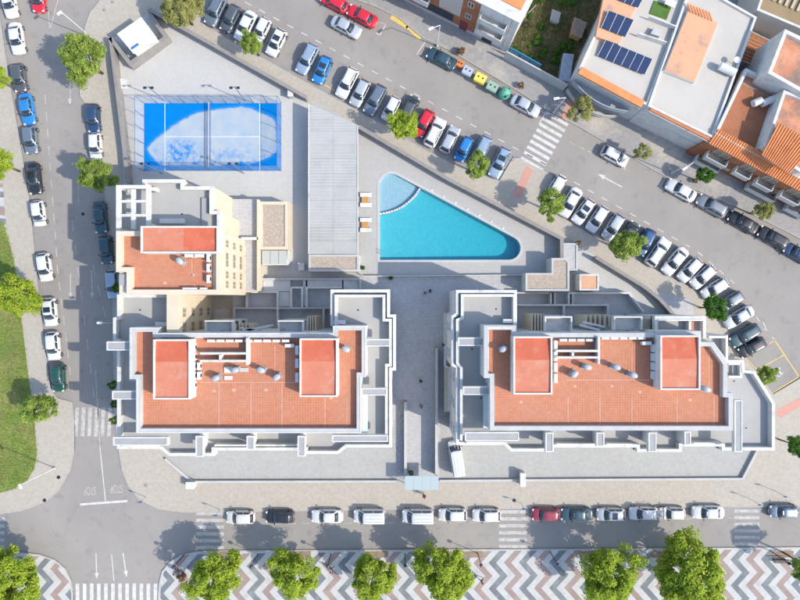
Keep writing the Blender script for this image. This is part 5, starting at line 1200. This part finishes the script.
tree(705.5, 175, 9.5, 3.2, leaf_d, 'small dark green tree by the brick house, beside the white saloon', SML, 2, 3)
tree(763.5, 210, 11, 3.2, leaf_y, 'small olive tree by the brick house, beside the black saloon', SML, 0, 4)
def shrub(u, v, r, leaf, label, z=.7, i=0, grp='shrubs'):
    p = W(u, v, z); t = thing('shrub', label, 'shrub', (p.x, p.y, .12), grp); key = (id(SPR[i % 2]), leaf.name)
    if key not in cache: me = SPR[i % 2].copy(); me.materials.append(leaf); cache[key] = me
    o = link('foliage', cache[key], t, (0, 0, z), i); o.scale = (r*S,)*3
    g = MB(); g.tube((0, 0, 0), (0, 0, z), .05, .03); link('stem', meshm(g, 'stem', bark), t)
shrub(461, 51.5, 4.5, leaf_b, 'small brown shrub on the pavement beside the dark saloon and bins'); shrub(521, 85.5, 3.8, leaf_b, 'tiny brown shrub on the pavement near the round green bin', .6, 1)
shrub(695, 181, 3, leaf_b, 'little brown shrub beside the small dark green tree', .5, 1); shrub(182, 577, 5, leaf_b, 'brown shrub at the rounded corner of the promenade', .6, 0)
shrub(113, 385, 5, leaf_d, 'climbing shrub on the left building wall, upper one', 4, 0); shrub(115, 404, 4.5, leaf_d, 'climbing shrub on the left building wall, middle one', 4, 1); shrub(115, 420, 5, leaf_g, 'climbing shrub on the left building wall, lower one', 4, 0); shrub(118, 288, 6, leaf_d, 'dark shrub between the upper wing and the pale blue car', 4, 1)
shrub(411, 472.5, 3.2, leaf_d, 'small round bush at the foot of the central passage', .6, 1); shrub(578, 243, 3, leaf_b, 'small brown bush on top of the yard wall by the curved cars', 1.2, 0)
# ------------------------------------------------------------------ grass and weeds
def inside(p, poly):
    c = False; j = len(poly)-1
    for i in range(len(poly)):
        if (poly[i][1] > p[1]) != (poly[j][1] > p[1]) and p[0] < (poly[j][0]-poly[i][0])*(p[1]-poly[i][1])/(poly[j][1]-poly[i][1])+poly[i][0]: c = not c
        j = i
    return c
def grass(name, label, px, n, z, m, h=.3, size=.2, seed=1):
    rd = random.Random(seed); xs = [p[0] for p in px]; ys_ = [p[1] for p in px]; V = []; F = []
    while len(F) < n:
        u, v = rd.uniform(min(xs), max(xs)), rd.uniform(min(ys_), max(ys_))
        if u < -25 or v < -25 or not inside((u, v), px): continue
        p = W(u, v, z)
        for _ in range(3):
            a = rd.uniform(0, 6.28); q = p+Vector((rd.gauss(0, .15), rd.gauss(0, .15), 0)); s = size*rd.uniform(.5, 1.3)
            d = Vector((math.cos(a), math.sin(a), 0)); w = Vector((-d.y, d.x, 0))*s*.22
            o = len(V); V += [tuple(q-w), tuple(q+w), tuple(q+d*s+Vector((0, 0, h*rd.uniform(.4, 1.2))))]; F.append((o, o+1, o+2))
    me = bpy.data.meshes.new(name); me.from_pydata(V, [], F); me.materials.append(m); o = bpy.data.objects.new(name, me); col.objects.link(o)
    return tag(o, label, 'grass', None, 'stuff')
gpx = [(-60, 222), (4, 223), (9, 240), (15, 262), (18, 290), (20, 305), (22, 320), (26, 350), (30, 385), (34, 410), (36, 435), (37.5, 455), (35, 468), (28, 480), (14, 489), (0, 493), (-60, 496)]
soil = mat('grass_soil', (.13, .19, .045), (.26, .25, .09), sc=.22, lo=.4, hi=.65, fine=.25, fsc=5)
g = MB(); g.prism(XY(gpx), .0, .14, 0); tag(g.build('lawn', soil), kind='structure')
grassm = leafmat('grass_blade', (.20, .33, .045), (.34, .43, .08), (.36, .33, .13), .3, .42, .66); weedm = leafmat('weed_blade', (.12, .15, .05), (.25, .23, .10), (.36, .31, .19))
grass('grass', 'rough green grass beside the left street', gpx, 15000, .14, grassm, .25, .22, 3)
grass('weeds', 'tangled weeds and dry grass in the vacant lot', [(x*1., y) for x, y in [(508.5, 52), (564, 83), (600, 5), (604, -22), (535, -22)]], 17000, .2, weedm, .4, .3, 5)
rd = random.Random(8); V = []; F = []; nb = 0
while nb < 34:
    u, v = rd.uniform(512, 596), rd.uniform(-8, 80)
    if not inside((u, v), [(512, 50), (562, 76), (590, 8), (592, -12), (530, -12)]) or inside((u, v), [(545, 8), (590, 12), (590, 42), (545, 42)]): continue
    nb += 1; c = W(u, v, .3); r0 = rd.uniform(.35, .85)
    for _ in range(260):
        d = Vector((rd.gauss(0, 1), rd.gauss(0, 1), abs(rd.gauss(0, .8)))).normalized(); q = c+d*r0*rd.uniform(.4, 1); x = d.orthogonal().normalized()*.11; y = d.cross(x.normalized())*.07
        o = len(V); V += [tuple(q-x), tuple(q+y), tuple(q+x), tuple(q-y)]; F.append((o, o+1, o+2, o+3))
me = bpy.data.meshes.new('low_bushes'); me.from_pydata(V, [], F); me.materials.append(leaf_d)
o = bpy.data.objects.new('low_bushes', me); col.objects.link(o); tag(o, 'low dark green bushes scattered through the weedy lot', 'bushes', None, 'stuff')

# ------------------------------------------------------------------ street furniture
def street_lamp(u, v, head, label, z=7.8):
    b = W(u, v, .12); t = thing('street_lamp', label, 'street lamp', b, 'tall street lamps'); hd = W(*head, z); d = (hd.xy-b.xy)
    g = MB(); g.tube((b.x, b.y, .1), (b.x, b.y, z-.4), .085, .055); g.build('pole', whitem, t)
    g = MB(); e = Vector((hd.x, hd.y, z)); g.tube((b.x, b.y, z-.42), tuple(e), .05, .04); g.build('arm', whitem, t)
    g = MB(); a = math.atan2(d.y, d.x) if d.length > .01 else 0; g.box((e.x, e.y, z), (.75, .32, .13), a); g.build('lamp_head', whitem, t)
    g = MB(); g.lathe((b.x, b.y, .1), [(.2, 0), (.2, .25), (.1, .32)], 10); g.build('base', steel, t)
street_lamp(92.5, 38.5, (59.5, 13), 'white street lamp beside the tree at the top of the left street')
street_lamp(55, 468, (20.5, 486.5), 'white street lamp on the pavement corner below the grass')
street_lamp(437, 46, (431, 28.5), 'white street lamp in front of the brick apartment block', 6.8)
street_lamp(553, 113, (556.5, 98.5), 'white street lamp in front of the weedy lot', 6.8)
street_lamp(671, 173, (685, 168.5), 'white street lamp in front of the white flat-roofed house', 6.8)
for i, u in enumerate((184, 258, 331, 405, 477.5, 550.5, 624, 697, 771)):
    b = W(u, 552.5-(u-550)*.006, .12); t = thing('promenade_lamp', f'short dark lamp post, {ORD[i]} from the left along the promenade kerb', 'lamp post', b, 'short lamps of the promenade')
    g = MB(); g.tube((b.x, b.y, .1), (b.x, b.y, 3.7), .07, .05); g.build('post', darkm, t); g = MB(); g.lathe((b.x, b.y, 3.95), [(.05, -.3), (.2, -.2), (.26, 0), (.2, .18), (.05, .25), (.001, .26)], 12); g.build('lamp_globe', paint('globe_navy', (.02, .025, .06)) if i == 0 else bpy.data.materials['globe_navy'], t)
def sign_post(u, v, label, h=2.8, c=(.05, .16, .45)):
    b = W(u, v, .12); t = thing('sign_post', label, 'road sign', b, 'small road signs'); g = MB(); g.tube((b.x, b.y, .1), (b.x, b.y, h), .04); g.build('post', steel, t)
    g = MB(); g.box((b.x+.0, b.y-.06, h-.3), (.6, .03, .6)); g.build('sign_plate', paint('sign_'+label[:5], c), t)
sign_post(750, 499, 'thin road sign on the bottom pavement left of the slate car'); sign_post(775, 491, 'thin road sign on the bottom pavement near the right edge'); sign_post(512.5, 161, 'dark road sign at the end of the slanted row by the crossing'); sign_post(220, 509.5, 'thin road sign beside the left bottom crossing', 2.6); sign_post(521, 503, 'thin road sign beside the middle bottom crossing', 2.6); sign_post(146, 497, 'thin sign at the stop line corner', 2.4)
# recycling bins
def bin_(u, v, label, m, w, dpt, h, lidm, rz=R(-28)):
    p = W(u, v, .6); p.z = .0; t = thing('waste_container', label, 'waste container', p, 'waste containers in a row', rz)
    g = MB(); hw, hd = w/2, dpt/2
    lo4 = [(-hw*.86, -hd*.8), (hw*.86, -hd*.8), (hw*.86, hd*.8), (-hw*.86, hd*.8)]; hi4 = [(-hw, -hd), (hw, -hd), (hw, hd), (-hw, hd)]
    g.add([(x, y, .12) for x, y in lo4]+[(x, y, h*.8) for x, y in hi4], [(0, 1, 5, 4), (1, 2, 6, 5), (2, 3, 7, 6), (3, 0, 4, 7), (3, 2, 1, 0), (4, 5, 6, 7)]); link('tub', meshm(g, 'tub', m), t)
    g = MB(); prof = [(-hd*1.03, h*.8), (-hd*.85, h*.93), (-hd*.3, h), (hd*.3, h), (hd*.85, h*.93), (hd*1.03, h*.8)]
    g.add([(-hw*1.03, y, z) for y, z in prof]+[(hw*1.03, y, z) for y, z in prof], [(i, i+6, i+7, i+1) for i in range(5)]+[tuple(range(6)), tuple(reversed(range(6, 12)))]); me = meshm(g, 'lid', lidm)
    bm = bmesh.new(); bm.from_mesh(me); bmesh.ops.recalc_face_normals(bm, faces=bm.faces); bm.to_mesh(me); bm.free(); link('lid', me, t)
    for s_ in (-.4, .4): g = MB(); g.box((s_*w*.55, 0, h+.02), (.22, .22, .06)); link('handle', meshm(g, 'handle', darkm), t)
    for a in (-1, 1):
        for b in (-1, 1): g = MB(); g.tube((a*hw*.7, b*hd*.6-.04, .1), (a*hw*.7, b*hd*.6+.04, .1), .1); link('wheel', meshm(g, 'wheel', tyre), t)
bc = lambda nme, c: mat(nme, c, rough=.5, fine=.06)
bin_(460, 64.5, 'small orange waste container at the left end of the bin row', bc('bin_orange', (.72, .22, .06)), .95, .95, 1.1, bc('bin_orange_lid', (.75, .24, .07)))
bin_(467.5, 72, 'grey waste container between the orange and yellow ones', bc('bin_grey', (.30, .34, .40)), 1.45, 1.35, 1.3, bc('bin_grey_lid', (.40, .44, .50)))
bin_(480, 79.5, 'yellow waste container in the bin row', bc('bin_yellow', (.70, .50, .06)), 1.65, 1.4, 1.4, bc('bin_yellow_lid', (.80, .60, .12)))
bin_(492, 88, 'pale green waste container in the bin row', bc('bin_green', (.10, .22, .15)), 1.6, 1.4, 1.4, bc('bin_green_lid', (.30, .42, .33)))
p = W(504.5, 93, .8); t = thing('bottle_bank', 'round teal green bottle bank at the right end of the bin row', 'bottle bank', (p.x, p.y, 0)); igm = bc('bank_green', (.13, .40, .28))
g = MB(); g.lathe((p.x, p.y, 0), [(.72, .02), (.88, .25), (.92, .7), (.82, 1.15), (.55, 1.5), (.2, 1.68), (.001, 1.7)], 18); g.build('dome', igm, t, True)
for a in (0.6, 2.7, 4.8): g = MB(); g.tube((p.x+.62*math.cos(a), p.y+.62*math.sin(a), 1.25), (p.x+.86*math.cos(a), p.y+.86*math.sin(a), 1.3), .13); g.build('chute', darkm, t)
g = MB(); g.tube((p.x, p.y, 1.66), (p.x, p.y, 1.85), .07); g.build('lifting_ring', steel, t)
for u, v, lab in ((330, 554, 'x'),): pass
# bench on the promenade
p = W(781, 560, .12); t = thing('park_bench', 'dark bench on the promenade beside the tree pit at the right', 'bench', p)
for i in range(3): g = MB(); g.box((p.x-.3, p.y-.2+i*.17, .55), (2.2, .13, .05)); g.build('seat_slat', darkm, t)
for i in range(2): g = MB(); g.box((p.x-.3, p.y+.32, .75+i*.18), (2.2, .05, .13)); g.build('back_slat', darkm, t)
for s_ in (-1.1, .5): g = MB(); g.box((p.x+s_, p.y, .32), (.07, .5, .42)); g.build('leg', darkm, t)
# bicycle-height dark planters by the passage
for u, v, lab in ((363, 268, 'dark round planter at the lower corner of the pool terrace'), (391, 278, 'dark round planter below the pool fence')):
    p = W(u, v, .12); t = thing('planter', lab, 'planter', p); g = MB(); g.lathe(p, [(.2, 0), (.32, .45), (.26, .45), (.22, .35), (.001, .35)], 14); g.build('pot', darkm, t)
    o = link('foliage', cache[(id(SPR[0]), leaf_d.name)], t, (0, 0, .6)); o.scale = (.35,)*3
wall('thin white fence between pool deck and courtyard', [(356, 271), (364, 276), (384, 276), (500, 275), (525, 275)], .9, .1, white, False, 'pool_fence')

# ------------------------------------------------------------------ people
def person(u, v, face, shirt, trousers, label, stride=.22, hair=(.03, .02, .015), z=.12):
    b = W(u, v, z); t = thing('person', label, 'person', b, None, math.atan2(-face[1], face[0]))
    def skin(name, verts, edges, m, sub=1):
        me = bpy.data.meshes.new(name); me.from_pydata([x[:3] for x in verts], edges, []); o = link(name, me, t); me.materials.append(m)
        md = o.modifiers.new('skin', 'SKIN'); md.use_smooth_shade = True
        if not me.skin_vertices: me.attributes.new
        for i, x in enumerate(verts): me.skin_vertices[0].data[i].radius = (x[3], x[4] if len(x) > 4 else x[3])
        me.skin_vertices[0].data[0].use_root = True
        s = o.modifiers.new('sub', 'SUBSURF'); s.levels = s.render_levels = sub; return o
    st = stride
    J = [(0, 0, .95, .14, .16), (0, 0, 1.15, .125, .155), (0, 0, 1.36, .12, .18), (0, 0, 1.48, .06), (.02, 0, 1.58, .075), (.02, 0, 1.68, .095, .085), (.01, 0, 1.75, .06),
         (0, .19, 1.40, .06), (-st*.6, .25, 1.14, .045), (-st*.3+.05, .26, .90, .035), (.0+st*.1, .265, .80, .035),
         (0, -.19, 1.40, .06), (st*.6, -.25, 1.14, .045), (st*1.1+.05, -.26, .92, .035), (st*1.2+.08, -.265, .83, .035),
         (0, .10, .88, .10), (st*.7, .10, .50, .065), (st*.9, .10, .09, .045), (st*.9+.16, .11, .04, .04),
         (0, -.10, .88, .10), (-st*.4, -.10, .48, .065), (-st*1.3, -.10, .12, .045), (-st*1.3+.15, -.11, .04, .04)]
    E = [(0, 1), (1, 2), (2, 3), (3, 4), (4, 5), (5, 6), (2, 7), (7, 8), (8, 9), (9, 10), (2, 11), (11, 12), (12, 13), (13, 14), (0, 15), (15, 16), (16, 17), (17, 18), (0, 19), (19, 20), (20, 21), (21, 22)]
    bpy_skin = bpy.data.materials.get('skin_tone') or mat('skin_tone', (.45, .27, .19), fine=.03)
    def cm(c): nme = 'cloth_%.2f_%.2f_%.2f' % c; return bpy.data.materials.get(nme) or mat(nme, c, fine=.08)
    try:
        skin('body', J, E, bpy_skin, 1)
        f = 1.14
        S_ = [J[i] for i in (1, 2, 0, 7, 8, 11, 12)]; S_ = [(a[0], a[1], a[2], a[3]*f, (a[4] if len(a) > 4 else a[3])*f) for a in S_]
        skin('shirt', S_, [(0, 1), (0, 2), (1, 3), (3, 4), (1, 5), (5, 6)], cm(shirt), 1)
        T_ = [J[i] for i in (0, 15, 16, 17, 19, 20, 21)]; T_ = [(a[0], a[1], a[2]-.01, a[3]*1.12, (a[4] if len(a) > 4 else a[3])*1.12) for a in T_]
        skin('trousers', T_, [(0, 1), (1, 2), (2, 3), (0, 4), (4, 5), (5, 6)], cm(trousers), 1)
    except Exception as ex: print('PERSON', ex)
    g = MB(); g.lathe((0.0, 0, 1.70), [(.105, -.06), (.112, 0), (.095, .07), (.05, .115), (.001, .125)], 12); link('hair', meshm(g, 'hair', cm(hair), True), t)
    return t
person(424, 494, (0, 1), (.55, .05, .04), (.05, .06, .09), 'person in a red top below the glass entrance canopy')
person(420.5, 380.5, (0, 1), (.03, .03, .035), (.03, .03, .035), 'person in dark clothes walking in the shade of the passage')
person(421, 405.5, (0, -1), (.45, .45, .5), (.05, .06, .1), 'person in a pale top where the passage shade ends')
person(481, 578, (1, .1), (.10, .13, .22), (.03, .03, .05), 'person in dark blue walking on the promenade right of the large tree', .3)
person(332, 567, (-1, .1), (.30, .22, .30), (.04, .04, .05), 'person in a mauve top on the promenade beside a short lamp', .25)
person(430, 291, (1, 0), (.03, .03, .03), (.03, .03, .03), 'person in black in the courtyard below the pool')
person(424.5, 293, (1, .2), (.3, .3, .32), (.1, .1, .12), 'person in grey in the courtyard below the pool', .1)
person(443, 344, (-1, .3), (.04, .04, .05), (.03, .03, .04), 'person in black beside the right passage wall')
person(178, 569, (.7, .5), (.05, .06, .1), (.03, .03, .05), 'person in navy at the rounded corner of the promenade')
